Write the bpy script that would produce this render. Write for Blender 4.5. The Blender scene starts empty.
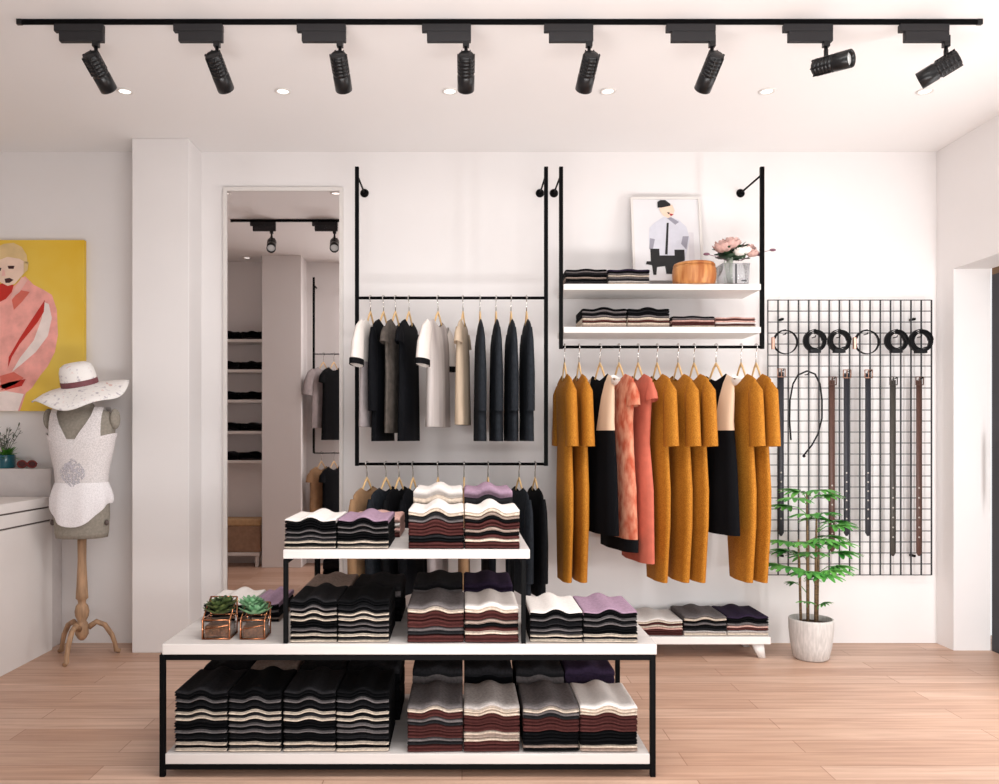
import bpy, bmesh, math, random
from mathutils import Vector, Matrix, Euler
random.seed(7)
PI = math.pi
scene = bpy.context.scene
COL = scene.collection
F, CX, CY, D, H = 800.0, 462.0, 436.0, 5.16, 1.335
CEIL = 3.167

def wx(px, y): return (px - CX) * y / F
def wz(py, y): return H - (py - CY) * y / F

# ------------------------------------------------------------------ materials
def lin(c):
    c /= 255.0
    return c / 12.92 if c <= 0.04045 else ((c + 0.055) / 1.055) ** 2.4
def S(r, g, b): return (lin(r), lin(g), lin(b), 1.0)
_M = {}
def mat(name, col, rough=0.6, metal=0.0, emit=None, estr=0.0, noise=0.0, nscale=30.0, stretch=(1, 1, 1), bump=0.0, bscale=200.0,
        trans=0.0, ior=1.45, alpha=1.0, coat=0.0, sheen=0.0, col2=None, spec=0.5):
    if name in _M: return _M[name]
    m = bpy.data.materials.new(name); m.use_nodes = True
    nt = m.node_tree; b = nt.nodes['Principled BSDF']
    b.inputs['Base Color'].default_value = col
    b.inputs['Roughness'].default_value = rough
    b.inputs['Metallic'].default_value = metal
    b.inputs['IOR'].default_value = ior
    b.inputs['Transmission Weight'].default_value = trans
    b.inputs['Alpha'].default_value = alpha
    b.inputs['Coat Weight'].default_value = coat
    b.inputs['Sheen Weight'].default_value = sheen
    b.inputs['Specular IOR Level'].default_value = spec
    if emit:
        b.inputs['Emission Color'].default_value = emit
        b.inputs['Emission Strength'].default_value = estr
    tc = mp = None
    if noise or bump:
        tc = nt.nodes.new('ShaderNodeTexCoord'); mp = nt.nodes.new('ShaderNodeMapping')
        mp.inputs['Scale'].default_value = stretch
        nt.links.new(tc.outputs['Object'], mp.inputs['Vector'])
    if noise:
        n = nt.nodes.new('ShaderNodeTexNoise'); n.inputs['Scale'].default_value = nscale
        n.inputs['Detail'].default_value = 4
        nt.links.new(mp.outputs[0], n.inputs['Vector'])
        r = nt.nodes.new('ShaderNodeValToRGB')
        r.color_ramp.elements[0].position = 0.35; r.color_ramp.elements[1].position = 0.65
        c2 = col2 or tuple(min(1, c * (1 + noise)) for c in col[:3]) + (1,)
        c1 = col if col2 else tuple(c * (1 - noise) for c in col[:3]) + (1,)
        r.color_ramp.elements[0].color = c1; r.color_ramp.elements[1].color = c2
        nt.links.new(n.outputs['Fac'], r.inputs['Fac'])
        nt.links.new(r.outputs['Color'], b.inputs['Base Color'])
    if bump:
        n2 = nt.nodes.new('ShaderNodeTexNoise'); n2.inputs['Scale'].default_value = bscale
        nt.links.new(mp.outputs[0], n2.inputs['Vector'])
        bp = nt.nodes.new('ShaderNodeBump'); bp.inputs['Strength'].default_value = bump; bp.inputs['Distance'].default_value = 0.003
        nt.links.new(n2.outputs['Fac'], bp.inputs['Height'])
        nt.links.new(bp.outputs['Normal'], b.inputs['Normal'])
    _M[name] = m
    return m

def wood_floor():
    m = bpy.data.materials.new('plank_floor'); m.use_nodes = True
    nt = m.node_tree; N = nt.nodes; L = nt.links; b = N['Principled BSDF']
    tc = N.new('ShaderNodeTexCoord')
    br = N.new('ShaderNodeTexBrick')
    br.inputs['Scale'].default_value = 1.0
    br.inputs['Brick Width'].default_value = 1.45; br.inputs['Row Height'].default_value = 0.135
    br.inputs['Mortar Size'].default_value = 0.0022; br.inputs['Mortar Smooth'].default_value = 0.2
    br.inputs['Color1'].default_value = S(208, 176, 156); br.inputs['Color2'].default_value = S(186, 149, 127)
    br.inputs['Mortar'].default_value = S(160, 122, 100)
    br.offset = 0.37
    L.new(tc.outputs['Object'], br.inputs['Vector'])
    mp = N.new('ShaderNodeMapping'); mp.inputs['Scale'].default_value = (0.9, 14, 1)
    L.new(tc.outputs['Object'], mp.inputs['Vector'])
    nz = N.new('ShaderNodeTexNoise'); nz.inputs['Scale'].default_value = 2.2; nz.inputs['Detail'].default_value = 8; nz.inputs['Distortion'].default_value = 0.5
    L.new(mp.outputs[0], nz.inputs['Vector'])
    rp = N.new('ShaderNodeValToRGB')
    rp.color_ramp.elements[0].position = .3; rp.color_ramp.elements[1].position = .72
    rp.color_ramp.elements[0].color = (.70, .62, .58, 1); rp.color_ramp.elements[1].color = (1.1, 1.08, 1.05, 1)
    L.new(nz.outputs['Fac'], rp.inputs['Fac'])
    mx = N.new('ShaderNodeMix'); mx.data_type = 'RGBA'; mx.blend_type = 'MULTIPLY'; mx.inputs['Factor'].default_value = 0.75
    L.new(br.outputs['Color'], mx.inputs['A']); L.new(rp.outputs['Color'], mx.inputs['B'])
    L.new(mx.outputs['Result'], b.inputs['Base Color'])
    b.inputs['Roughness'].default_value = 0.42
    bp = N.new('ShaderNodeBump'); bp.inputs['Strength'].default_value = .15; bp.inputs['Distance'].default_value = .004
    L.new(nz.outputs['Fac'], bp.inputs['Height']); L.new(bp.outputs['Normal'], b.inputs['Normal'])
    return m

WALL = mat('white_plaster', S(232, 228, 227), .85, noise=.015, nscale=1.5, bump=.05, bscale=60)
CEILM = mat('white_ceiling_paint', S(236, 233, 232), .9, noise=.01, nscale=1.0)
FLOOR = wood_floor()
BLACK = mat('black_powder_coat', (.002, .002, .0023, 1), .55, bump=.05, bscale=400, spec=.08)
BLACKM = mat('black_spotlight_metal', (.008, .008, .009, 1), .3, spec=.4, bump=.03, bscale=300)
GREYM = mat('dark_grey_plastic', (.026, .025, .027, 1), .5, bump=.03, bscale=300, spec=.25)
WHITEB = mat('white_lacquer_board', S(222, 217, 213), .5, noise=.02, nscale=3)
TABLEB = mat('whitewashed_board', S(200, 193, 189), .6, noise=.05, nscale=4, stretch=(.5, 6, 6))
HWOOD = mat('pale_beech_wood', S(222, 184, 132), .5, noise=.12, nscale=25, stretch=(1, 1, .2))
CHROME = mat('steel_wire', (.6, .58, .56, 1), .25, metal=1, noise=.02, nscale=5)
LAMP = mat('lamp_diffuser', (1, 1, 1, 1), .5, emit=(1, .97, .92, 1), estr=2.2, noise=.01)
LENS = mat('spot_lens', (.55, .55, .55, 1), .2, emit=(1, .97, .93, 1), estr=.35, noise=.02)

def fab(name, rgb, n=.18, ns=90, sheen=0.0, rough=.95, stretch=(1, 1, 1), spec=.1):
    return mat('fabric_' + name, S(*rgb), rough, noise=n, nscale=ns, bump=.25, bscale=600, sheen=sheen, stretch=stretch, spec=spec)
K = fab('black', (10, 10, 12), .3); C = fab('charcoal', (32, 31, 33), .25); G = fab('grey', (100, 94, 94)); LG = fab('light_grey', (170, 162, 158))
T = fab('taupe', (148, 130, 120)); B = fab('beige', (196, 180, 164)); W = fab('white', (218, 211, 206), .05); MR = fab('maroon', (74, 40, 38))
MV = fab('mauve', (150, 124, 142), .1); PU = fab('purple', (44, 34, 52)); PK = fab('pink', (198, 158, 148)); NV = fab('navy', (16, 18, 25))
CNAME = {K: 'black', C: 'charcoal', G: 'grey', LG: 'pale grey', T: 'taupe', B: 'beige', W: 'white', MR: 'maroon', MV: 'mauve', PU: 'dark purple', PK: 'dusty pink', NV: 'navy'}

# ------------------------------------------------------------------ mesh builder
class MB:
    def __init__(s): s.bm = bmesh.new()
    def box(s, x0, x1, y0, y1, z0, z1, m=0, bev=0.0, seg=2):
        vs = [s.bm.verts.new((x, y, z)) for x in (x0, x1) for y in (y0, y1) for z in (z0, z1)]
        idx = [(0, 1, 3, 2), (4, 6, 7, 5), (0, 4, 5, 1), (2, 3, 7, 6), (0, 2, 6, 4), (1, 5, 7, 3)]
        fs = [s.bm.faces.new([vs[i] for i in q]) for q in idx]
        for f in fs: f.material_index = m
        if bev > 0:
            es = list({e for f in fs for e in f.edges})
            r = bmesh.ops.bevel(s.bm, geom=es, offset=bev, segments=seg, profile=.5, affect='EDGES')
            for f in r['faces']: f.material_index = m
        return s
    def bar(s, p, q, w, h=None, m=0):
        h = h or w
        p, q = Vector(p), Vector(q); d = (q - p).normalized()
        up = Vector((0, 0, 1)) if abs(d.z) < .9 else Vector((0, 1, 0))
        a = d.cross(up).normalized(); b = a.cross(d)
        ring = lambda c: [s.bm.verts.new(c + a * i * w / 2 + b * j * h / 2) for i, j in ((-1, -1), (1, -1), (1, 1), (-1, 1))]
        r0, r1 = ring(p), ring(q)
        for i in range(4):
            s.bm.faces.new((r0[i], r0[(i + 1) % 4], r1[(i + 1) % 4], r1[i])).material_index = m
        s.bm.faces.new(r0[::-1]).material_index = m; s.bm.faces.new(r1).material_index = m
        return s
    def loft(s, rings, m=0, cap=(True, True), closed=True, mfun=None):
        R = [[s.bm.verts.new(p) for p in r] for r in rings]
        n = len(R[0])
        for k in range(len(R) - 1):
            for i in range(n if closed else n - 1):
                f = s.bm.faces.new((R[k][i], R[k][(i + 1) % n], R[k + 1][(i + 1) % n], R[k + 1][i]))
                f.material_index = mfun(f.calc_center_median()) if mfun else m
                f.smooth = True
        if cap[0]: s.bm.faces.new(R[0][::-1]).material_index = m if not mfun else mfun(Vector(rings[0][0]))
        if cap[1]: s.bm.faces.new(R[-1]).material_index = m if not mfun else mfun(Vector(rings[-1][0]))
        return s
    def tube(s, pts, r, n=8, m=0, cap=True):
        pts = [Vector(p) for p in pts]; rs = r if isinstance(r, (list, tuple)) else [r] * len(pts)
        rings = []; prev = None
        for i, p in enumerate(pts):
            d = (pts[min(i + 1, len(pts) - 1)] - pts[max(i - 1, 0)]).normalized()
            if prev is None:
                up = Vector((0, 0, 1)) if abs(d.z) < .9 else Vector((1, 0, 0))
                a = d.cross(up).normalized()
            else:
                a = (prev - d * prev.dot(d)).normalized()
            prev = a; b = d.cross(a)
            rings.append([p + (a * math.cos(t) + b * math.sin(t)) * rs[i] for t in [2 * PI * k / n for k in range(n)]])
        return s.loft(rings, m, (cap, cap))
    def lathe(s, prof, c=(0, 0, 0), n=32, m=0, cap=(True, True), sx=1, sy=1):
        c = Vector(c)
        return s.loft([[c + Vector((r * math.cos(2 * PI * k / n) * sx, r * math.sin(2 * PI * k / n) * sy, z)) for k in range(n)] for r, z in prof], m, cap)
    def cyl(s, p, q, r, n=16, m=0): return s.tube([p, q], r, n, m)
    def poly(s, pts, m=0):
        s.bm.faces.new([s.bm.verts.new(p) for p in pts]).material_index = m; return s
    def sphere(s, c, r, m=0, sc=(1, 1, 1), seg=16):
        g = bmesh.ops.create_uvsphere(s.bm, u_segments=seg, v_segments=max(6, seg // 2), radius=r)
        for v in g['verts']:
            v.co = Vector((v.co.x * sc[0], v.co.y * sc[1], v.co.z * sc[2])) + Vector(c)
        for f in {f for v in g['verts'] for f in v.link_faces}: f.material_index = m; f.smooth = True
        return s
    def xf(s, M):
        bmesh.ops.transform(s.bm, matrix=M, verts=s.bm.verts); return s
    def obj(s, name, mats, parent=None, loc=(0, 0, 0), rot=(0, 0, 0)):
        bmesh.ops.recalc_face_normals(s.bm, faces=s.bm.faces)
        me = bpy.data.meshes.new(name); s.bm.to_mesh(me); s.bm.free()
        for x in (mats if isinstance(mats, (list, tuple)) else [mats]): me.materials.append(x)
        o = bpy.data.objects.new(name, me); COL.objects.link(o)
        o.location = loc; o.rotation_euler = rot
        if parent: o.parent = parent
        return o

LABELS = {}
def tag(o, label, cat, group=None):
    assert label not in LABELS or LABELS[label] == group, label
    LABELS[label] = group
    assert 4 <= len(label.replace(',', '').split()) <= 16, label
    o['label'] = label; o['category'] = cat
    if group: o['group'] = group
    return o
def thing(name, label, cat, loc=(0, 0, 0), rotz=0.0, group=None):
    o = bpy.data.objects.new(name, None); COL.objects.link(o); o.empty_display_size = .05
    o.location = loc; o.rotation_euler = (0, 0, rotz)
    return tag(o, label, cat, group)
def struct(name, mb, mats, parent=None):
    o = mb.obj(name, mats, parent)
    if not parent: o['kind'] = 'structure'
    return o
def copy_tree(o, parent=None):
    c = o.copy(); COL.objects.link(c); c.parent = parent
    for ch in list(o.children): copy_tree(ch, c)
    return c

# ------------------------------------------------------------------ setting
XL, XR, YF = -3.35, 3.06, 1.86
struct('floor', MB().box(-6, 8, .9, D + .2, -.1, 0), FLOOR)
struct('bounce_pavement', MB().box(-14, 16, -14, .899, -.1, -.002), mat('pale_bounce_paving', S(214, 206, 200), .9, noise=.05, nscale=2))  # unseen ground outside, made pale to bounce light up to the ceiling
struct('ceiling', MB().box(XL - .2, XR + .2, YF - .2, D + .2, CEIL, CEIL + .15), CEILM)
struct('wall_back', MB().box(XL - .2, XR + .2, D, D + .2, 0, CEIL), WALL)
struct('wall_left', MB().box(XL - .2, XL, YF - .2, D, 0, CEIL), WALL)
struct('wall_front', MB().box(XL, -1.085, YF - .2, YF, 0, CEIL), WALL)
yo, zo = 4.98, 2.376      # the opening in the right wall
struct('wall_right', MB().box(XR, XR + .23, yo, D, 0, CEIL).box(XR, XR + .23, 2.75, yo, zo, CEIL).box(XR, XR + .23, YF - .2, 2.75, 0, CEIL), WALL)
COLM = WALL
struct('column', MB().box(wx(132, .954 * D), wx(189, .954 * D), .954 * D, D, 0, CEIL, bev=.004), COLM)
struct('column.001', MB().box(-2.03, -1.63, YF, 2.167, 0, CEIL, bev=.004), COLM)
# glazed door beyond the opening
DFR = mat('anthracite_door_frame', (.035, .035, .04, 1), .4, metal=.4, noise=.1, nscale=4)
BRONZE = mat('bronze_head_trim', S(120, 92, 62), .4, metal=.3, noise=.1, nscale=5)
GLASS = mat('clear_glass', (1, 1, 1, 1), .02, trans=1, ior=1.45, noise=.001)
DGL = mat('smoked_glass', (.35, .33, .32, 1), .03, trans=.85, ior=1.45, noise=.01)
dx = XR + .232
d1 = struct('door_1', MB().box(dx, dx + .06, 4.86, 4.97, 0, zo - .04).box(dx, dx + .06, 3.75, 3.83, 0, zo - .04).box(dx, dx + .06, 2.77, 2.85, 0, zo - .04)
            .box(dx, dx + .06, 2.85, 4.86, 0, .12).box(dx, dx + .06, 2.85, 4.86, zo - .16, zo - .04), DFR)
MB().box(dx, dx + .07, 2.75, 4.97, zo - .04, zo + .03).obj('door_head', BRONZE, d1)
MB().box(dx + .02, dx + .035, 2.85, 4.86, .12, zo - .16).obj('door_pane', DGL, d1)
MB().tube([(dx - .05, 4.80, .95), (dx - .05, 4.80, 1.35)], .012, 10).bar((dx - .05, 4.80, 1.0), (dx, 4.80, 1.0), .012).bar((dx - .05, 4.80, 1.3), (dx, 4.80, 1.3), .012).obj('door_handle', CHROME, d1)
# neighbouring room past the door
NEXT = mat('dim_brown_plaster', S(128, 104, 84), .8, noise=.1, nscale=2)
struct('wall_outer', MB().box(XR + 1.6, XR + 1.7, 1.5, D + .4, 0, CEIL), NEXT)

# ------------------------------------------------------------------ mirror
mt = thing('wall_mirror', 'tall narrow mirror in a slim white frame beside the pillar', 'mirror', (0, D, 0))
mx0, mx1, mz0, mz1 = wx(228, D), wx(340, D), wz(628, D), wz(192, D)
MIR = mat('silvered_mirror', (.70, .66, .655, 1), .015, metal=1, noise=.002)
MB().box(mx0, mx1, -.02, -.004, mz0, mz1).obj('mirror_glass', MIR, mt)
fw = .022
MB().box(mx0 - fw, mx0, -.03, -.003, mz0 - fw, mz1 + fw).box(mx1, mx1 + fw, -.03, -.003, mz0 - fw, mz1 + fw).box(mx0, mx1, -.03, -.003, mz1, mz1 + fw).box(mx0, mx1, -.03, -.003, mz0 - fw, mz0).obj('mirror_frame', WHITEB, mt)

# ------------------------------------------------------------------ lighting track and spotlights
ty = .6817 * D
tr = thing('lighting_track', 'long thin black ceiling track carrying the eight spotlights', 'light track', (0, ty, CEIL))
TZ = wz(24.5, ty) - CEIL; TT = -.0005
MB().box(wx(18, ty), wx(981, ty), -.006, .006, TZ, TT, bev=.002).obj('rail', BLACK, tr)
MB().box(wx(17, ty), wx(22, ty), -.007, .007, TZ - .001, TT).obj('end_cap', BLACKM, tr)
MB().box(wx(977, ty), wx(982, ty), -.007, .007, TZ - .001, TT).obj('end_cap', BLACKM, tr)
def spotlight(px0, hx, hy, dirv, length, label):
    s = thing('spotlight', label, 'spotlight', (wx(px0, ty), ty, CEIL + TZ), 0, 'track spotlights')
    L = 49 * ty / F; h = .078
    MB().box(0, L, -.013, .013, -.034, -.002, bev=.002).box(.022, L, -.013, .013, -h, -.034, bev=.003).obj('driver_box', GREYM, s)
    jx = wx(hx, ty) - wx(px0, ty); jz = wz(hy, ty) - (CEIL + TZ)
    MB().box(jx - .014, jx + .014, -.012, .012, -.1, -.05, bev=.002).cyl((jx, 0, -.1), (jx, 0, jz + .01), .008, 10).obj('stem', BLACKM, s)
    dv = Vector(dirv).normalized()
    hd = bpy.data.objects.new('lamp_head', None)
    # the can: ribbed rear, smooth front, made along +Z then turned
    q = Vector((0, 0, 1)).rotation_difference(dv)
    M = Matrix.Translation((jx, 0, jz)) @ q.to_matrix().to_4x4()
    r = .0375
    prof = [(.0, -.055), (r * .78, -.055), (r * .92, -.05)]
    for k in range(5):
        z = -.045 + k * .0165
        prof += [(r * .93, z), (r, z + .002), (r, z + .012), (r * .93, z + .014)]
    prof += [(r * .95, .04), (r * 1.02, .044), (r * 1.02, length - .056), (r * .98, length - .055), (r * .9, length - .056), (r * .86, length - .075)]
    can = MB().lathe(prof, n=24, cap=(False, False)).xf(M).obj('lamp_head', BLACKM, s)
    MB().lathe([(0, length - .078), (r * .86, length - .076), (r * .7, length - .07), (0, length - .066)], n=20, cap=(False, False)).xf(M).obj('lens', LENS, can)
    fins = MB()
    for k in range(6):
        a = k * PI / 3
        fins.bar((r * .97 * math.cos(a), r * .97 * math.sin(a), -.053), (r * .97 * math.cos(a), r * .97 * math.sin(a), .03), .004, .009)
    fins.xf(M).obj('cooling_fin', BLACKM, can)
    # yoke
    a = dv.cross(Vector((0, 1, 0))) if abs(dv.y) < .5 else Vector((1, 0, 0))
    MB().tube([(jx, 0, jz + .065), (jx, 0, jz + .02)], .01, 8).obj('yoke', BLACKM, s)
    return s
ordn = ['first', 'second', 'third', 'fourth', 'fifth', 'sixth', 'seventh', 'eighth', 'ninth', 'tenth', 'eleventh']
sp = [(55, 96, 66, (.15, .80, -.57)), (174, 217, 66, (.11, .82, -.56)), (297, 340, 66, (.03, .82, -.57)), (422, 466, 66, (0, .82, -.57)),
      (544, 589, 66, (-.09, .82, -.56)), (666, 712, 66, (-.13, .82, -.56)), (783, 826, 65, (.62, -.78, -.10)), (899, 946, 65, (-.77, .58, -.42))]
tilt = ['black track spotlight tilted away from the painting end, first along the track', 'black track spotlight above the pillar, second along the track',
        'black track spotlight above the mirror, third along the track', 'black track spotlight hanging straight above the dark dresses, fourth along the track',
        'black track spotlight above the gap between both racks, fifth along the track', 'black track spotlight above the leaning poster, sixth along the track',
        'black track spotlight turned level with its pale lens showing', 'black track spotlight tipped sideways at the far end near the doorway']
for a, l in zip(sp, tilt): spotlight(*a, .168, l)

# recessed downlights
def downlight(X, Y, label):
    d = thing('ceiling_downlight', label, 'downlight', (X, Y, CEIL), 0, 'recessed ceiling downlights')
    MB().lathe([(.043, -.0005), (.043, -.005), (.033, -.007), (.030, -.001)], n=24, cap=(False, False)).obj('trim_ring', WHITEB, d)
    MB().lathe([(.030, -.0015), (.0, -.0015)], n=24, cap=(False, False)).obj('lamp_disc', LAMP, d)
yd = .823 * D
dl = ['small round ceiling downlight beside the first spotlight', 'small round ceiling downlight between second and third spotlights',
      'small round ceiling downlight beside the fourth spotlight', 'small round ceiling downlight beside the fifth spotlight',
      'small round ceiling downlight between sixth and seventh spotlights', 'small round ceiling downlight behind the eighth spotlight']
for px, l in zip((125, 283, 450, 608, 767, 925), dl): downlight(wx(px, yd), yd, l)
downlight(-214 * 1.6 * D / F, .4 * D, 'small round ceiling downlight seen only in the mirror')

# ------------------------------------------------------------------ folded garments
def folded(label, group, xc, w, y0, dep, z0, t, ab, at, m0, m1, jx=0.0, seed=0, cat='folded clothing'):
    rnd = random.Random(seed)
    n = 25
    def hump(u):
        v = max(0.0, math.cos(PI * min(1, abs(u) / .26)) * .5 + .5) if abs(u) < .26 else 0
        return v + .16 * math.cos(2 * PI * u / 1.0 * 2) * (abs(u) > .1)
    sec = [(dep, .0), (.014, .0), (.005, .10), (.0, .22), (.005, .36), (.016, .48), (.016, .52), (.006, .62), (.001, .76), (.006, .92), (.018, 1.0), (dep * .25, 1.0), (dep * .5, 1.0), (dep * .75, 1.0), (dep - .012, 1.0), (dep - .003, .8), (dep, .5)]
    lowply = set(range(1, 5))
    mb = MB(); rings = []
    wob = [rnd.uniform(-.0015, .0015) for _ in sec]
    for i in range(n):
        u = -.5 + i / (n - 1)
        e = min(1.0, (.5 - abs(u)) / .035)
        th = 0.72 + .28 * math.sqrt(max(0, 1 - (1 - e) ** 2))
        b = hump(u)
        ring = []
        for j, (yy, f) in enumerate(sec):
            zb = ab * b; zt = t + at * b
            f2 = .5 + (f - .5) * th
            fade = 1 - .25 * (yy / dep)
            z = zb + (zt - zb) * f2
            yv = yy + (wob[j] if 0 < j < 11 else 0) + .004 * math.sin(3 * u + seed) * (j < 11)
            if f <= 0: z = zb
            ring.append((u * w, yv, z + .0004))
        rings.append(ring)
    R = [[mb.bm.verts.new(p) for p in r] for r in rings]
    ns = len(sec)
    for k in range(n - 1):
        for i in range(ns):
            f = mb.bm.faces.new((R[k][i], R[k][(i + 1) % ns], R[k + 1][(i + 1) % ns], R[k + 1][i]))
            f.smooth = True
            f.material_index = 1 if i in lowply else 0
    mb.bm.faces.new(R[0][::-1]); mb.bm.faces.new(R[-1])
    o = mb.obj('folded_sweater', [m0, m1], None, (xc + jx, y0, z0))
    return tag(o, label, cat, group)

NP = [0]
def pile(desc, xc, w, y0, dep, z0, layers, t, amp=.012, group=None, noun='folded top'):
    """layers bottom to top: (main, lower ply)"""
    NP[0] += 1
    n = len(layers); z = z0
    for k, (m0, m1) in enumerate(layers):
        a0 = amp * k / n; a1 = amp * (k + 1) / n
        pos = 'topmost' if k == n - 1 else 'lowest' if k == 0 else ordn[n - 1 - k] + ' from top'
        lab = f'{CNAME[m0]} {noun}, {pos}, {desc}'
        if n == 1: lab = f'{CNAME[m0]} {noun}, {desc}'
        r = random.Random(NP[0] * 31 + k)
        folded(lab, group or 'folded tops in piles', xc, w, y0 + r.uniform(-.002, .004), dep * r.uniform(.97, 1.0), z, t - .0008, a0, a1, m0, m1,
               r.uniform(-.0004, .0004), NP[0] * 100 + k)
        z += t
    return z

def L(s, pairs=None):
    d = {'k': (K, K), 'K': (K, C), 'c': (C, K), 'C': (C, G), 'g': (G, C), 'h': (K, G), 'n': (NV, LG), 't': (T, B), 'b': (B, MR), 'B': (B, T), 'm': (MR, MR), 'M': (MR, B),
         'w': (W, K), 'W': (W, B), 'v': (MV, K), 'V': (MV, C), 'p': (PU, K), 'P': (PU, PU), 'l': (LG, C), 'L': (LG, B), 'r': (PK, MR), 'R': (PK, W), 'e': (K, B), 'i': (C, B), 'T': (T, K), 'G': (G, B)}
    return [d[c] for c in s]

# display table ------------------------------------------------------
y1, y2 = 3.127, 3.86
fx = lambda px: wx(px, y1)
tab = thing('display_table', 'three-tier display table with black steel frame and whitewashed boards', 'display table', (0, 0, 0))
b_ = .021
TOPZ, MIDZ, BOTZ = .891, .522, .092
xl, xr = fx(159), fx(656); ul, ur = fx(283), fx(526)
MB().box(fx(165), fx(650), y1 + .002, y2 - .002, BOTZ - .041, BOTZ, bev=.003).obj('bottom_shelf', TABLEB, tab)
MB().box(fx(162), fx(657), y1, y2, MIDZ - .042, MIDZ, bev=.003).obj('middle_shelf', TABLEB, tab)
MB().box(fx(283), fx(530), y1, y2, TOPZ - .036, TOPZ, bev=.003).obj('top_shelf', TABLEB, tab)
for x in (xl, xr - b_):
    for y in (y1 + .002, y2 - b_ - .002):
        MB().box(x, x + b_, y, y + b_, 0, MIDZ - .043, bev=.002).obj('leg', BLACK, tab)
for y in (y1 + .002, y2 - b_ - .002):
    MB().box(xl + b_, xr - b_, y, y + b_, MIDZ - .043 - b_, MIDZ - .043).obj('rail', BLACK, tab)
    MB().box(xl + b_, xr - b_, y, y + b_, .030, .0505).obj('rail', BLACK, tab)
    for x in (ul, ur - .018):
        MB().box(x, x + .018, y, y + .018, MIDZ + .0005, TOPZ - .037, bev=.002).obj('upright', BLACK, tab)
for x in (xl, xr - b_):
    MB().box(x, x + b_, y1 + b_, y2 - b_ - .004, MIDZ - .043 - b_, MIDZ - .043).obj('rail', BLACK, tab)
    MB().box(x, x + b_, y1 + b_, y2 - b_ - .004, .030, .0505).obj('rail', BLACK, tab)
for x in (ul, ur - .018):
    MB().box(x, x + .018, y1 + .024, y2 - .026, TOPZ - .037 - .018, TOPZ - .037).obj('upright_rail', BLACK, tab)

yf, yb, dp = 3.141, 3.486, .32
def P(px0, px1, y): return (wx((px0 + px1) / 2, y), (px1 - px0) * y / F - .003)
def tp(desc, px0, px1, row, z0, s, t, amp):
    y = yf if row == 'f' else yb
    xc, w = P(px0, px1, y)
    pile(desc, xc, w, y, dp, z0 + .0006, L(s), t, amp)
# top tier
tp("outer front pile, mirror end, table's top tier", 284, 336, 'f', TOPZ, 'eihhkw', .0195, .016)
tp("inner front pile, mirror end, table's top tier", 337, 388.5, 'f', TOPZ, 'iekhhv', .0195, .016)
tp("inner back pile, mirror end, table's top tier", 349, 400, 'b', TOPZ, 'rR', .043, .01)
tp("inner front pile, dress end, table's top tier", 408, 464, 'f', TOPZ, 'mcmmCW', .0255, .022)
tp("outer front pile, dress end, table's top tier", 464.5, 520, 'f', TOPZ, 'mMTmTW', .0255, .022)
tp("inner back pile, dress end, table's top tier", 413, 463, 'b', TOPZ, 'ckW', .070, .018)
tp("outer back pile, dress end, table's top tier", 464, 513, 'b', TOPZ, 'ckV', .070, .018)
# middle tier
tp("pile behind the succulents nearest the pillar", 203, 249, 'b', MIDZ, 'Tchw', .021, .016)
tp("pile behind the succulents against the upright", 251, 279, 'b', MIDZ, 'Tchv', .021, .016)
tp("outer front pile, mirror end, table's middle tier", 289.5, 337, 'f', MIDZ, 'eehkeehc', .0208, .016)
tp("inner front pile, mirror end, table's middle tier", 337.5, 389, 'f', MIDZ, 'iehhieKk', .0208, .016)
tp("outer back pile, mirror end, table's middle tier", 303, 350, 'b', MIDZ, 'kcT', .053, .012)
tp("inner back pile, mirror end, table's middle tier", 351, 401, 'b', MIDZ, 'kkC', .053, .012)
tp("inner front pile, dress end, table's middle tier", 407, 464, 'f', MIDZ, 'mgmmG', .0285, .014)
tp("outer front pile, dress end, table's middle tier", 464.5, 519, 'f', MIDZ, 'mMTmW', .0285, .014)
tp("inner back pile, dress end, table's middle tier", 413, 463, 'b', MIDZ, 'kcC', .056, .012)
tp("outer back pile, dress end, table's middle tier", 463.5, 513, 'b', MIDZ, 'kpP', .056, .012)
tp("pile beside the upright, table's middle bare end", 530, 583, 'f', MIDZ, 'eihKhw', .0205, .016)
tp("corner pile, table's middle bare end", 583.5, 638, 'f', MIDZ, 'iekhhv', .0205, .016)
# bottom tier
bp = [(174, 227, 'eeKhkieKhc'), (228, 281, 'ieKhhieKhk'), (283, 335.5, 'iekhkieKhc'), (336, 389, 'eeKhheeKhk'), (407, 463, 'mgmmgmG'), (463.5, 520, 'mbBmmbL'), (523, 579.5, 'TkkmmgG'), (580, 638, 'BkkmmbW')]
for i, (a, b, s) in enumerate(bp):
    tp(f"{ordn[i]} front pile from succulent end, bottom tier", a, b, 'f', BOTZ, s, .0238 if len(s) == 10 else .0255, .016 if len(s) == 10 else .015)
bq = [(203, 249, 'kkC'), (250, 297, 'kkT'), (299, 345, 'kkC'), (346, 400, 'kkc'), (412, 463, 'kkC'), (464, 513, 'kkc'), (516, 564, 'kcC'), (565, 615, 'kpP')]
for i, (a, b, s) in enumerate(bq):
    tp(f"{ordn[i]} back pile from succulent end, bottom tier", a, b, 'b', BOTZ, s, .080 if i < 4 else .076, .012)

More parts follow.
